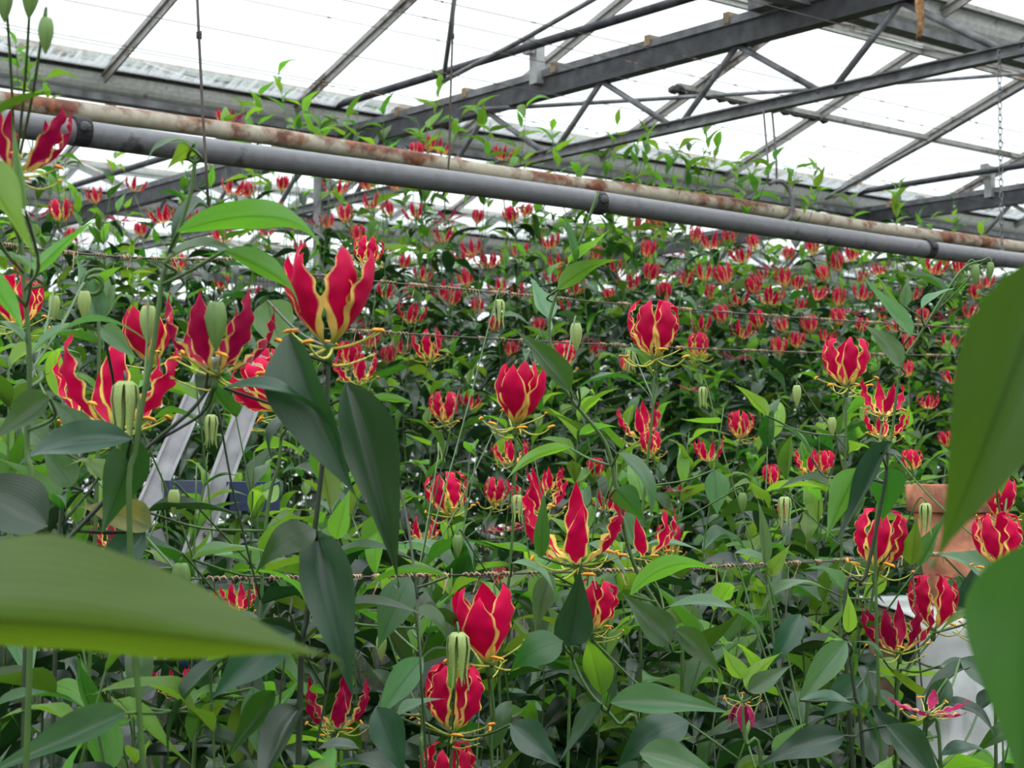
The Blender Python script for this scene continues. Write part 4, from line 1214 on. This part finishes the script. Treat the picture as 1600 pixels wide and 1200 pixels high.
# hero leaves: base x, base y, tip x, tip y, width (px), depth, colour, variant, face, owner, tip depth change
DK, MD, BR, PA, SI, FO = 0, 1, 2, 3, 4, 5
FACE = {'B': Vector((0.05, 0.93, 0.36)), 'f': Vector((0.1, -0.85, 0.5)), 'u': Vector((0, -0.3, 0.95)), 'b': Vector((0.1, 0.75, 0.65)), 'l': Vector((-0.6, -0.6, 0.5)), 'r': Vector((0.6, -0.6, 0.5)), 'n': Vector((0, -0.75, -0.3))}
HL = [
 (-170, 965, 508, 1024, 222, .60, FO, 5, 'B', 'fa', -.02), (1652, 400, 1468, 872, 205, .66, MD, 0, 'f', 'fb', 0.02), (1662, 836, 1592, 1225, 225, .60, FO, 5, 'B', 'fc', 0.0),
 # top left
 (-30, 250, 58, 400, 62, .95, BR, 3, 'b', 'p4', 0), (-40, 205, 95, 138, 40, .95, MD, 0, 'u', 'p4', 0), (40, 330, 20, 190, 18, 1.0, PA, 0, 'f', 'p4', 0),
 (46, 430, 150, 340, 24, 1.25, BR, 1, 'b', 'p4', .03), (50, 420, -30, 395, 40, 1.2, PA, 0, 'u', 'p4', 0), (-40, 420, 40, 520, 44, 1.15, BR, 0, 'b', 'p4', 0),
 (278, 362, 510, 372, 52, 1.28, BR, 2, 'b', 'p5', -.03), (256, 412, 378, 392, 46, 1.3, PA, 1, 'u', 'p5', 0), (350, 392, 476, 478, 44, 1.26, BR, 1, 'b', 'p5', -.03),
 (304, 225, 222, 262, 36, 1.3, MD, 2, 'u', 'p5', 0), (300, 232, 262, 262, 30, 1.3, BR, 1, 'b', 'p5', .02), (270, 380, 340, 330, 26, 1.32, DK, 1, 'u', 'p5', .1),
 (44, 562, 240, 526, 30, 1.3, PA, 2, 'u', 'p4', 0.02), (44, 540, -40, 500, 34, 1.25, PA, 1, 'u', 'p4', 0), (160, 510, 215, 560, 34, 1.35, PA, 3, 'f', 'p3', 0),
 (205, 686, 15, 728, 64, 1.3, DK, 1, 'f', 'p2', .02), (78, 622, -20, 690, 60, 1.2, MD, 3, 'f', 'p4', 0), (134, 684, 80, 622, 46, 1.35, PA, 3, 'f', 'p3', 0),
 (72, 822, -80, 750, 110, 1.15, DK, 0, 'f', 'p4', 0), (216, 688, 158, 835, 72, 1.34, MD, 0, 'b', 'p2', 0), (236, 826, 126, 790, 66, 1.4, SI, 0, 'f', 'p2', 0),
 (226, 828, 162, 935, 66, 1.42, DK, 0, 'f', 'p2', 0), (70, 690, 30, 660, 46, 1.5, PA, 0, 'f', 'p3', 0), (112, 760, 60, 690, 50, 1.45, MD, 3, 'f', 'p3', 0),
 (376, 1014, 252, 1195, 46, 1.45, DK, 1, 'l', 'p24', 0), (460, 990, 328, 1092, 78, 1.4, DK, 0, 'f', 'p1', 0), (184, 1094, 302, 1195, 36, 1.5, BR, 3, 'b', 'p24', 0),
 (196, 1114, -40, 1215, 56, 1.3, PA, 3, 'f', 'p24', -.05), (-20, 1112, 175, 1135, 30, 1.3, MD, 2, 'u', 'fa', 0), (395, 1075, 412, 1200, 54, 1.5, PA, 0, 'f', 'p24', 0),
 (318, 1122, 352, 1098, 32, 1.5, BR, 0, 'b', 'p24', 0), (320, 1150, 400, 1190, 40, 1.5, MD, 1, 'u', 'p24', 0), (430, 1080, 350, 1190, 44, 1.45, MD, 3, 'f', 'p24', 0),
 (300, 874, 424, 860, 32, 1.6, PA, 0, 'u', 'p6', 0), (484, 968, 366, 884, 30, 1.5, BR, 2, 'b', 'p1', 0.05), (290, 960, 400, 1000, 60, 1.7, PA, 3, 'f', 'p6', 0),
 (230, 800, 385, 805, 26, 1.6, DK, 0, 'u', 'p6', 0),
 # the large dark leaves under the biggest bloom
 (452, 522, 556, 775, 108, 1.36, DK, 5, 'l', 'p1', -.02), (542, 598, 624, 905, 92, 1.40, DK, 0, 'f', 'p1', 0), (350, 606, 556, 735, 42, 1.34, DK, 2, 'u', 'p1', 0),
 (492, 828, 398, 892, 58, 1.4, MD, 2, 'f', 'p1', -.02), (494, 830, 552, 1090, 84, 1.42, DK, 0, 'f', 'p1', -.02), (496, 836, 480, 940, 44, 1.44, PA, 3, 'f', 'p1', 0),
 (418, 470, 452, 560, 70, 1.6, PA, 3, 'f', 'p1', 0), (470, 640, 420, 720, 40, 1.55, DK, 2, 'u', 'p6', 0), (526, 842, 546, 765, 36, 1.5, BR, 0, 'f', 'p1', 0),
 (516, 795, 482, 650, 34, 1.55, BR, 0, 'b', 'p1', 0), (580, 626, 650, 630, 18, 1.7, BR, 0, 'b', 'p1', 0), (500, 960, 560, 900, 34, 1.6, PA, 1, 'u', 'p26', 0),
 # lower centre
 (640, 902, 588, 1015, 60, 1.65, PA, 1, 'f', 'p26', 0), (660, 1028, 588, 1125, 48, 1.62, PA, 0, 'f', 'p26', 0), (588, 1105, 634, 1215, 58, 1.6, DK, 0, 'f', 'p26', 0),
 (698, 902, 552, 932, 24, 1.6, BR, 1, 'u', 'p26', 0), (650, 950, 700, 1000, 40, 1.75, MD, 1, 'u', 'p26', 0), (560, 1170, 470, 1190, 50, 1.6, DK, 1, 'u', 'p16', 0),
 (660, 960, 730, 1000, 36, 1.8, DK, 0, 'u', 'p26', .1), (600, 970, 660, 1060, 40, 1.8, DK, 3, 'f', 'p26', .05), (620, 1120, 690, 1090, 40, 1.65, PA, 0, 'u', 'p14', 0),
 (888, 1008, 906, 888, 62, 1.70, DK, 3, 'f', 'p18', -.02), (878, 1002, 795, 1048, 58, 1.68, MD, 2, 'f', 'p18', 0), (1046, 1006, 972, 925, 60, 1.8, MD, 3, 'f', 'p8', 0),
 (990, 945, 1038, 1002, 44, 1.85, PA, 0, 'f', 'p8', 0), (985, 930, 1122, 884, 42, 1.85, BR, 2, 'b', 'p8', 0), (1046, 948, 1218, 1034, 40, 1.8, PA, 2, 'u', 'p8', 0),
 (1054, 984, 1130, 1056, 44, 1.8, MD, 0, 'f', 'p8', 0), (955, 1098, 1145, 1112, 52, 1.7, PA, 0, 'f', 'p18', 0), (1075, 1128, 960, 1200, 64, 1.75, DK, 2, 'f', 'p18', 0),
 (1000, 1176, 1130, 1215, 60, 1.66, PA, 0, 'f', 'p18', 0), (798, 1132, 878, 1200, 58, 1.65, DK, 0, 'f', 'p14', 0), (940, 1100, 872, 1190, 40, 1.66, DK, 3, 'l', 'p18', 0),
 (840, 900, 845, 960, 40, 1.9, BR, 3, 'b', 'p17', 0), (860, 895, 835, 990, 36, 1.9, PA, 0, 'f', 'p17', 0), (800, 880, 870, 925, 30, 1.85, PA, 1, 'u', 'p7', 0),
 (966, 708, 1022, 812, 40, 1.88, PA, 1, 'r', 'p8', 0), (962, 764, 1008, 815, 46, 1.9, MD, 3, 'b', 'p8', 0), (904, 606, 1032, 632, 52, 1.9, MD, 2, 'u', 'p8', -.03),
 (890, 610, 806, 515, 44, 1.92, MD, 0, 'f', 'p8', 0), (872, 452, 968, 402, 38, 1.92, BR, 1, 'b', 'p8', 0), (860, 500, 828, 430, 34, 2.0, PA, 3, 'f', 'p8', .05),
 (890, 700, 790, 745, 22, 2.0, BR, 1, 'b', 'p8', 0), (905, 680, 965, 665, 20, 1.95, BR, 1, 'b', 'p8', 0), (900, 410, 880, 330, 14, 1.95, PA, 0, 'f', 'p8', 0),
 (845, 870, 850, 765, 26, 1.85, MD, 0, 'f', 'p17', 0), (975, 800, 1000, 870, 34, 2.1, PA, 0, 'f', 'p17', 0), (920, 850, 985, 905, 60, 2.05, PA, 0, 'u', 'p17', 0),
 # right
 (1422, 526, 1346, 425, 32, 2.0, PA, 3, 'f', 'p19', 0), (1406, 572, 1350, 506, 44, 2.0, PA, 0, 'f', 'p19', 0), (1412, 478, 1418, 434, 20, 2.05, PA, 0, 'f', 'p19', 0),
 (1440, 482, 1494, 448, 28, 2.0, PA, 0, 'u', 'p19', 0), (1405, 500, 1368, 426, 14, 2.05, BR, 0, 'b', 'p19', 0),
 (1342, 732, 1290, 840, 50, 1.9, BR, 0, 'b', 'p20', 0), (1392, 690, 1296, 862, 40, 1.86, DK, 3, 'l', 'p20', 0), (1376, 706, 1430, 752, 30, 1.86, MD, 2, 'u', 'p20', 0),
 (1386, 732, 1378, 815, 56, 1.95, MD, 3, 'b', 'p20', .05), (1268, 716, 1200, 660, 30, 2.1, PA, 1, 'u', 'p10', 0), (1116, 734, 1121, 805, 42, 2.3, PA, 5, 'f', 'p9', 0),
 (1200, 650, 1148, 600, 24, 2.3, BR, 0, 'b', 'p10', 0), (1148, 864, 1218, 908, 30, 2.0, PA, 1, 'u', 'p23', 0), (1322, 1002, 1242, 1106, 46, 1.75, PA, 0, 'f', 'p25', 0),
 (1325, 988, 1325, 925, 24, 1.75, BR, 0, 'f', 'p25', 0), (1318, 1150, 1180, 1196, 54, 1.7, DK, 1, 'f', 'p25', 0), (1250, 1094, 1385, 1170, 44, 1.72, DK, 2, 'u', 'p25', 0),
 (1386, 1134, 1478, 1240, 62, 1.7, DK, 0, 'f', 'p25', 0), (1520, 1040, 1436, 1090, 34, 1.9, DK, 0, 'u', 'p12', 0), (1348, 1062, 1286, 1122, 58, 1.85, DK, 0, 'f', 'p25', 0),
 (1250, 960, 1200, 1045, 40, 1.9, DK, 1, 'f', 'p23', 0), (1290, 920, 1180, 960, 26, 2.0, PA, 2, 'u', 'p11', 0), (1160, 1060, 1130, 1010, 34, 1.75, BR, 3, 'b', 'p23', 0),
 (1165, 1075, 1218, 1020, 30, 1.75, BR, 0, 'b', 'p23', 0), (1170, 1080, 1235, 1040, 34, 1.72, PA, 0, 'f', 'p23', 0), (1380, 1030, 1330, 1000, 32, 1.95, MD, 1, 'u', 'p12', 0),
 (1385, 905, 1345, 940, 40, 2.2, BR, 0, 'b', 'p11', 0), (1195, 880, 1185, 780, 20, 2.0, PA, 0, 'f', 'p23', 0), (1200, 900, 1235, 850, 24, 2.0, BR, 0, 'f', 'p23', 0),
 (1475, 870, 1540, 905, 34, 2.3, PA, 1, 'u', 'p21', 0), (1500, 900, 1490, 960, 40, 2.4, PA, 3, 'f', 'p21', 0), (1560, 730, 1565, 775, 24, 2.0, BR, 0, 'f', 'p21', 0),
 (1590, 600, 1580, 680, 26, 2.2, PA, 0, 'f', 'p21', 0), (1470, 1040, 1560, 1080, 40, 1.95, DK, 1, 'u', 'p12', 0), (1470, 1100, 1560, 1150, 40, 1.9, DK, 1, 'u', 'p22', 0),
 (1470, 1180, 1560, 1190, 40, 1.8, DK, 2, 'u', 'p22', 0), (1562, 908, 1462, 862, 52, 2.2, PA, 1, 'f', 'p21', 0), (1505, 965, 1525, 875, 46, 2.3, DK, 0, 'f', 'p21', 0),
 (1436, 885, 1478, 800, 34, 2.3, MD, 3, 'b', 'p11', 0), (1550, 1000, 1500, 900, 40, 2.35, DK, 3, 'f', 'p21', 0), (1480, 1060, 1440, 1150, 40, 1.85, DK, 0, 'f', 'p22', 0), (1500, 1030, 1570, 1100, 44, 1.9, DK, 1, 'f', 'p22', 0),
 (1545, 960, 1455, 1000, 34, 2.1, BR, 1, 'u', 'p12', 0), (1400, 1160, 1360, 1100, 44, 1.75, DK, 3, 'f', 'p22', 0), (1530, 1110, 1580, 1060, 36, 1.95, DK, 0, 'u', 'p22', 0), (1590, 1130, 1520, 1180, 30, 2.0, MD, 2, 'f', 'p22', 0),
]
for bx, by, tx, ty, w, d, mi, vi, fc, own, dd in HL:
    b_, t_ = P(bx, by, d), P(tx, ty, d + dd)
    if mi == DK: mi = 6  # near dark leaves take the copy without the deepened shade
    HERO[own].leaves.append((b_, t_, w * d / F, FACE[fc] + Vector((rr(-.12, .12), rr(-.1, .1), rr(-.1, .1))), mi, vi, True))
    HERO[own].twigs.append((b_, 0.0013))

# buds: top x, top y, length px, depth, mesh, owner, lean
BD = [(72, 28, 58, 1.1, BUD, 'p4', 0), (50, -30, 62, 1.1, BUD, 'p4', 4), (6, -25, 62, 1.1, BUD, 'p4', -2), (338, 472, 78, 1.34, BUD, 'p2', 0),
      (196, 600, 92, 1.33, OBUD, 'p2', 0), (716, 992, 78, 1.75, OBUD, 'p14', 0), (1548, 410, 28, 2.05, BUD, 'p19', 6), (1524, 414, 34, 2.05, BUD, 'p19', 0),
      (283, 880, 66, 1.5, BUD, 'p6', 0), (440, 970, 60, 1.5, BUDP, 'p1', 0), (272, 765, 42, 1.6, BUDP, 'p6', 0), (715, 836, 36, 2.0, BUD, 'p7', 0),
      (1245, 602, 34, 2.2, BUDP, 'p10', 0), (1300, 652, 30, 2.2, BUDP, 'p10', 0), (1446, 788, 44, 2.1, OBUD, 'p11', 0), (1226, 778, 44, 2.1, OBUD, 'p10', 0),
      (596, 992, 42, 1.75, BUDP, 'p26', 0), (900, 505, 44, 2.1, BUDP, 'p8', 0), (985, 545, 34, 2.4, OBUD, 'p9', 0), (85, 462, 40, 1.4, BUDP, 'p4', 0),
      (132, 455, 46, 1.4, BUDP, 'p4', 0), (232, 478, 60, 1.4, BUDP, 'p5', 0), (840, 540, 30, 2.6, OBUD, 'p7', 0), (1098, 606, 30, 2.6, OBUD, 'p9', 0), (780, 470, 40, 2.7, OBUD, 'p7', 0),
      (690, 690, 30, 2.6, OBUD, 'p7', 0), (808, 775, 40, 2.1, OBUD, 'p7', 0), (330, 650, 46, 1.5, OBUD, 'p2', 0), (1160, 770, 34, 2.2, BUD, 'p9', 0)]
for x, y, h, d, me, own, ln in BD:
    HERO[own].buds.append((P(x, y, d), h * d / F, me, ln))

# the pale coiled young shoot behind the flowers at left
coil = []
for i in range(22):
    a = i * 0.42
    rad = 0.017 * (1 - i / 30)
    coil.append(P(152, 445, 1.7) + Vector((0.0, 0.0, 0)) + Vector((rad * math.cos(a), -0.001 * i, rad * math.sin(a) - 0.0)))
hp_ = hero('p27', 'flame lily with a pale green coiled young shoot tip at left', 1.7, [(152, 440), (153, 480), (155, 560), (150, 800)])
hp_.stems.append([(c, 0.0024) for c in coil])
hp_.leaves.append((P(155, 500, 1.7), P(120, 405, 1.7), 0.028, FACE['f'], PA, 0, True))
hp_.leaves.append((P(155, 500, 1.7), P(178, 412, 1.72), 0.022, FACE['f'], PA, 3, True))

# ------------------------------------------------------------------ filler rows
GOLD = 2.39996
ROWS = [(1.80, 0.15, 0.02, -0.80, 'low front row', 1), (2.40, 0.19, 0.07, -0.75, 'second low row', 1), (3.00, 0.21, 0.10, -0.8, 'third low row', 0),
        (3.90, 0.22, 0.50, -0.5, 'row just under the rusty pipe', 0), (4.55, 0.23, 0.90, -0.3, 'first tall row behind the rusty pipe', 0),
        (5.20, 0.25, 1.08, -0.1, 'second tall row behind the rusty pipe', 0), (6.00, 0.28, 1.18, 0.0, 'third tall row behind the rusty pipe', 0), (6.90, 0.30, 1.22, 0.1, 'hindmost tall row', 0)]


def add_leafy_stem(pl, path, zmin, step, mats, hi, lmin=0.10, lmax=0.16, dens=1.0):
    acc = 0.0; k_ = RNG.randint(0, 9)
    top_z_ = path[-1].z
    for i in range(1, len(path)):
        a, b = path[i - 1], path[i]
        seg = (b - a).length
        acc += seg
        while acc > step:
            acc -= step
            p = b.lerp(a, min(1, acc / max(seg, 1e-6)))
            if p.z - EYE < zmin: continue
            k_ += 1
            for rep in range(2 if RNG.random() < 0.45 else 1):
                if RNG.random() > dens: continue
                an = k_ * GOLD + rep * 2.6 + rr(-0.5, 0.5)
                up = rr(-0.75, 0.55)
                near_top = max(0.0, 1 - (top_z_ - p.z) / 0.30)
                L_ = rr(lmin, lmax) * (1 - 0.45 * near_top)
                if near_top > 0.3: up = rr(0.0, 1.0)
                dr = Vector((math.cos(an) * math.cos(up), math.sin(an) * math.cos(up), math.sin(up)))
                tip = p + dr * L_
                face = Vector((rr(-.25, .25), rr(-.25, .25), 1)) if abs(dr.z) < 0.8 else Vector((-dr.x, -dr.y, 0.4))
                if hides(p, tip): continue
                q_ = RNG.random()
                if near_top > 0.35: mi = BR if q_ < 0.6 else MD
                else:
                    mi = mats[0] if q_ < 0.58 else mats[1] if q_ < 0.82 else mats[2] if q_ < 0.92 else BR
                pl.leaves.append((p, tip, L_ * rr(0.26, 0.36), face, mi, RNG.randint(0, 6), hi))


ROWPL = []
for ri, (v, sp, ztop, zmin, phrase, hi) in enumerate(ROWS):
    kk = 0.40
    ua = v * (0.636 - 0.772 * kk) / (0.772 + 0.636 * kk); ub = v * (0.636 + 0.772 * kk) / (0.772 - 0.636 * kk)
    u = ua
    lst = []
    while u < ub:
        pos = UV(u + rr(-.05, .05), v + rr(-.12, .12), -EYE)
        px = proj(Vector((pos.x, pos.y, EYE)))[0]
        if (Vector((pos.x, pos.y)) - Vector((bc.x + 0.03, bc.y + 0.05))).length < 0.46 or (Vector((pos.x, pos.y)) - Vector((lad.location.x, lad.location.y))).length < 0.24:
            u += sp; continue
        pl = Plant(pos, phrase)
        pl.dark = False; pl.key = None; pl.px = px
        dens = 1.0
        zt = ztop
        if ri >= 3:
            if px < 560: dens = 0.62; zt -= 0.10
            elif px < 900: dens = 0.85
        for sidx in range(4 if ri >= 2 else 3):
            zz = zt + rr(-0.22, 0.12)
            if ri >= 4 and RNG.random() < (0.30 if 330 < px < 1250 else 0.1): zz += rr(0.1, 0.42)
            ex = pos + Vector((rr(-.16, .16), rr(-.16, .16), 0)); ex.z = EYE + zz
            m1 = pos.lerp(ex, 0.4) + Vector((rr(-.09, .09), rr(-.09, .09), 0))
            m2 = pos.lerp(ex, 0.75) + Vector((rr(-.09, .09), rr(-.09, .09), 0))
            path = smooth_path([pos + Vector((0, 0, -0.02)), m1, m2, ex], 7)
            if hi: pth = path
            n = len(path)
            pl.stems.append([(q_, 0.0021 * (1.1 - 0.65 * i / n)) for i, q_ in enumerate(path)])
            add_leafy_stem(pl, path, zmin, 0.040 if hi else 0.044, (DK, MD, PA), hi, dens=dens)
        lst.append(pl); ROWPL.append(pl)
        u += sp * rr(0.85, 1.15)

# uncountable foliage at the back of the house and unseen rows round the viewer, added to block low light
def leaf_mass(name, label, n, seed, place):
    sr = random.Random(seed)
    SV, SF, SUV = [], [], []
    for i in range(n):
        p, L_ = place(sr)
        an = sr.uniform(0, 6.28); up = sr.uniform(-0.9, 0.7)
        dr = Vector((math.cos(an) * math.cos(up), math.sin(an) * math.cos(up), math.sin(up)))
        mx = leaf_mx(p, p + dr * L_, L_ * 0.42, Vector((sr.uniform(-.4, .4), sr.uniform(-.6, .2), 1)))
        b0 = len(SV)
        for (x, y, zz) in ((0, 0, 0), (-.5, .35, .05), (.5, .35, .05), (0, .38, 0), (-.32, .7, 0), (.32, .7, 0), (0, 1, -.08)):
            SV.append(tuple(mx @ Vector((x, y, zz))))
            SUV.append((x + 0.5, y))
        SF += [(b0, b0 + 3, b0 + 1), (b0, b0 + 2, b0 + 3), (b0 + 1, b0 + 3, b0 + 6, b0 + 4), (b0 + 3, b0 + 2, b0 + 5, b0 + 6)]
    me = bpy.data.meshes.new(name)
    me.from_pydata(SV, [], SF)
    lay = me.uv_layers.new(name='UVMap')
    buf = []
    for lp in me.loops:
        buf += list(SUV[lp.vertex_index])
    lay.data.foreach_set('uv', buf)
    me.materials.append(M['leaf_dark_shaded']); me.update()
    tag(link(name, me), label, 'foliage', kind='stuff')


def place_back(sr):
    v = sr.uniform(7.5, 10.5); kk = sr.uniform(-0.36, 0.36)
    u = v * (0.636 + 0.772 * kk) / (0.772 - 0.636 * kk)
    return UV(u, v, sr.uniform(-0.9, 0.35) if sr.random() < 0.45 else sr.uniform(0.2, 1.12 if kk > -0.1 else 0.95)), sr.uniform(0.13, 0.22)


def place_round(sr):
    """unseen crop behind and beside the viewer, added to block low light"""
    while True:
        r = sr.choice([(-1.2, 1.0), (-2.2, 1.15), (-3.4, 1.2)])
        if sr.random() < 0.5:
            p = UV(sr.uniform(-5, 8), r[0] + sr.uniform(-.2, .2), sr.uniform(-1.2, r[1]))
        else:
            v = sr.choice([1.9, 2.6, 3.3, 4.3, 5.2, 6.2]) + sr.uniform(-.15, .15)
            p = UV(sr.uniform(-5, 14), v, sr.uniform(-1.2, 0.5 if v < 4 else 1.1))
        x, y, d = proj(p)
        if (d < 0.6 and p.length > 1.0 and math.hypot(p.x, p.y) > 1.3) or (d >= 0.6 and (x < -420 - 300 / d or x > 2020 + 300 / d)):
            return p, sr.uniform(0.16, 0.26)


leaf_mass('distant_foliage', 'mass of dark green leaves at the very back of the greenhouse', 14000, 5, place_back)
leaf_mass('surrounding_foliage', 'unseen flame lily rows outside the frame, added to block low light', 16000, 6, place_round)

# young shoots that climb past the pipes in front of the gutter
SHOOTS = [(435, 118), (405, 150), (470, 165), (545, 185), (375, 165), (505, 205), (350, 190), (690, 128), (722, 180), (745, 168), (668, 200), (965, 196), (995, 228), (1030, 238), (1060, 236),
          (1097, 200), (1120, 232), (1152, 252), (1180, 262), (1245, 262), (1285, 280), (822, 168), (862, 205), (25, 70), (45, 105), (70, 125), (905, 250), (1400, 300), (1330, 310), (600, 240), (1210, 250), (1015, 210), (1080, 250)]
for (x, y) in SHOOTS:
    d = rr(5.9, 7.2)
    e = P(x, y, d)
    pl = min((p_ for p_ in ROWPL if 'tall' in p_.row), key=lambda p_: (p_.base - Vector((e.x, e.y, 0))).length)
    a = max((st[-1][0] for st in pl.stems), key=lambda q_: q_.z - (q_ - e).length * 0.3)
    a = a + (pl.base - a) * 0.0
    a0 = pl.nearest(e - Vector((0, 0, 0.3)))[1] or a
    pth = smooth_path([a0, a0.lerp(e, 0.5) + Vector((rr(-.03, .03), rr(-.03, .03), -0.04)), e], 7)
    pl.stems.append([(q_, 0.0022 * (1.1 - 0.6 * i / len(pth))) for i, q_ in enumerate(pth)])
    zc = max(a0.z, e.z - 0.34)
    k0 = RNG.randint(0, 5)
    for i in range(9):
        p = e + (a0 - e) * min(1, (i * 0.038) / max(0.05, (a0 - e).length)) if i else e
        an = (k0 + i) * GOLD; up = rr(0.1, 1.0) if i < 5 else rr(-.3, .6)
        L_ = rr(0.07, 0.13)
        dr = Vector((math.cos(an) * math.cos(up), math.sin(an) * math.cos(up), math.sin(up)))
        pl.leaves.append((p, p + dr * L_, L_ * rr(.24, .34), Vector((rr(-.3, .3), rr(-.4, .2), 1)), BR, RNG.randint(0, 6), False))

# leafy fill on the hero plants, below and around what is listed by hand
for k_, pl in HERO.items():
    if k_.startswith('f'): continue
    path = [q_ for q_, _ in pl.stems[0]]
    add_leafy_stem(pl, path, -0.75, 0.055, (DK, MD, DK), 1, 0.09, 0.13, dens=0.38)
    for s_ in range(2):
        a = path[0].copy(); e = path[len(path) // 2] + Vector((rr(-.2, .2), rr(0.05, .3), 0))
        e.z = min(e.z, EYE - 0.12)
        pth = smooth_path([a, a.lerp(e, 0.5) + Vector((rr(-.1, .1), rr(0, .1), 0)), e], 7)
        pl.stems.append([(q_, 0.002 * (1.1 - 0.6 * i / len(pth))) for i, q_ in enumerate(pth)])
        add_leafy_stem(pl, pth, -0.75, 0.055, (DK, MD, DK), 1, dens=0.8)

# attach listed flowers to their plants
for f_ in FL:
    if f_['key']:
        HERO[f_['key']].flowers.append(f_); continue
    best = (1e9, None)
    cand = ROWPL if f_['d'] > 1.7 else list(HERO.values())
    for pl in cand:
        hd = math.hypot(pl.base.x - f_['pos'].x, pl.base.y - f_['pos'].y)
        if hd > 0.8: continue
        nd = pl.nearest(f_['pos'])[0]
        if nd < best[0]: best = (nd, pl)
    if best[1] is None:
        best = (0, min(ROWPL, key=lambda p_: (p_.base - Vector((f_['pos'].x, f_['pos'].y, 0))).length))
    best[1].flowers.append(f_)

# ------------------------------------------------------------------ labels of the row plants
ONES = ['', 'first', 'second', 'third', 'fourth', 'fifth', 'sixth', 'seventh', 'eighth', 'ninth', 'tenth', 'eleventh', 'twelfth', 'thirteenth', 'fourteenth',
        'fifteenth', 'sixteenth', 'seventeenth', 'eighteenth', 'nineteenth']
TENS = {2: ('twenty', 'twentieth'), 3: ('thirty', 'thirtieth'), 4: ('forty', 'fortieth')}


def ordinal(n):
    if n < 20: return ONES[n]
    t, o = divmod(n, 10)
    return TENS[t][1] if o == 0 else TENS[t][0] + '-' + ONES[o]


for (_, _, _, _, phrase, _) in ROWS:
    inv = sorted([p_ for p_ in ROWPL if p_.row == phrase and -20 <= p_.px <= 1620], key=lambda p_: p_.px)
    for i, p_ in enumerate(inv):
        p_.label = 'flame lily vine, %s from the left in the %s' % (ordinal(i + 1), phrase)
    for p_ in ROWPL:
        if p_.row == phrase and p_.label is None:
            p_.label = 'flame lily vine off the %s end of the %s' % ('left' if p_.px < 800 else 'right', phrase)

# ------------------------------------------------------------------ build the plants
for pl in PLANTS:
    root = empty('flame_lily_plant', pl.base)
    base = pl.base
    if pl.row:
        tag(root, pl.label, 'plant', 'flame lilies of the ' + pl.row)
    else:
        tag(root, pl.label, 'plant', 'flame lilies standing nearest')
    near = pl.hero or pl.row in ('low front row', 'second low row')
    sm = MB()
    for st in pl.stems:
        sm.tube([q_ for q_, _ in st], [r_ for _, r_ in st], 6 if near else 4)
    for p, r_ in pl.twigs:
        nd, q_ = pl.nearest(p)
        if q_ is not None and 0.004 < nd:
            m_ = q_.lerp(p, 0.5) + Vector((rr(-.01, .01), rr(0, .015), -0.03 * nd))
            sm.tube(smooth_path([q_, m_, p], 4), [r_ * 1.1] * 8 + [r_ * 0.9], 5)
    for f_ in pl.flowers:
        p = f_['pos'] - Vector((0, 0, 0.15 * f_['scale']))
        nd, q_ = pl.nearest(p - Vector((0, 0, 0.05)))
        if q_ is not None and nd > 0.01:
            m_ = q_.lerp(p, 0.6) + Vector((rr(-.01, .01), 0.01, -0.05 * nd))
            sm.tube(smooth_path([q_, m_, p], 4), [0.0014] * 9, 5)
    for p, ln, me, lean in pl.buds:
        nd, q_ = pl.nearest(p - Vector((0, 0, 0.06)))
        if q_ is not None:
            t_ = p + Vector((0, 0, 0.14 * ln))
            dirx = Vector((q_.x - p.x, q_.y - p.y, 0)); dirx = dirx.normalized() if dirx.length > 1e-4 else Vector((1, 0, 0))
            hook_ = [q_, q_.lerp(p, 0.55) + Vector((0, 0.004, 0.1 * ln)), p + dirx * 0.3 * ln + Vector((0, 0, 0.16 * ln)), t_, p + dirx * -0.03 * ln]
            sm.tube(smooth_path(hook_, 5), 0.0011, 5)
    o = sm.build('stem', M['stem_dark'] if pl.dark else M['stem'], root, smooth=True)
    T = Matrix.Translation(-base)
    for b_, t_, w, fc, mi, vi, hi in pl.leaves:
        o = bpy.data.objects.new('leaf', (LEAF_HI if hi else LEAF_LO)[mi, vi])
        COL.objects.link(o)
        o.parent = root
        o.matrix_basis = T @ leaf_mx(b_, t_, w, fc)
    for p, ln, me, lean in pl.buds:
        mx = Matrix.Translation(p - base) @ Matrix.Rotation(math.radians(lean), 4, 'Y') @ Matrix.Rotation(rr(0, 1), 4, 'Z') @ Matrix.Scale(ln, 4)
        link(me.name.split('.')[0], me, root, mx)
    for f_ in pl.flowers:
        hi = 1 if f_['h'] > 42 else 0
        mx = (Matrix.Translation(f_['pos'] - base) @ Matrix.Rotation(math.radians(f_['tx']), 4, 'X') @ Matrix.Rotation(math.radians(f_['ty']), 4, 'Y')
              @ Matrix.Rotation(math.radians(f_['turn']), 4, 'Z') @ Matrix.Scale(f_['scale'], 4))
        fo = link('flower', FBASE, root, mx)
        az = f_['az'] or [i * 60 + rr(-10, 10) for i in range(6)]
        for a in az:
            link('petal', PET[f_['kind'], f_['mk'], RNG.randint(0, 3), hi], fo, Matrix.Rotation(math.radians(a), 4, 'Z') @ Matrix.Rotation(math.radians(rr(-6, 6)), 4, 'Y'))
        if hi:
            for i in range(6):
                link('stamen', RNG.choice(STAM), fo, Matrix.Rotation(math.radians(i * 60 + 30 + rr(-14, 14)), 4, 'Z'))
            link('pistil', PIST, fo, Matrix.Rotation(rr(0, 6.28), 4, 'Z'))

print('plants', len(PLANTS), 'objects', len(bpy.data.objects), 'flowers', len(FL), 'leaves', sum(len(p.leaves) for p in PLANTS))
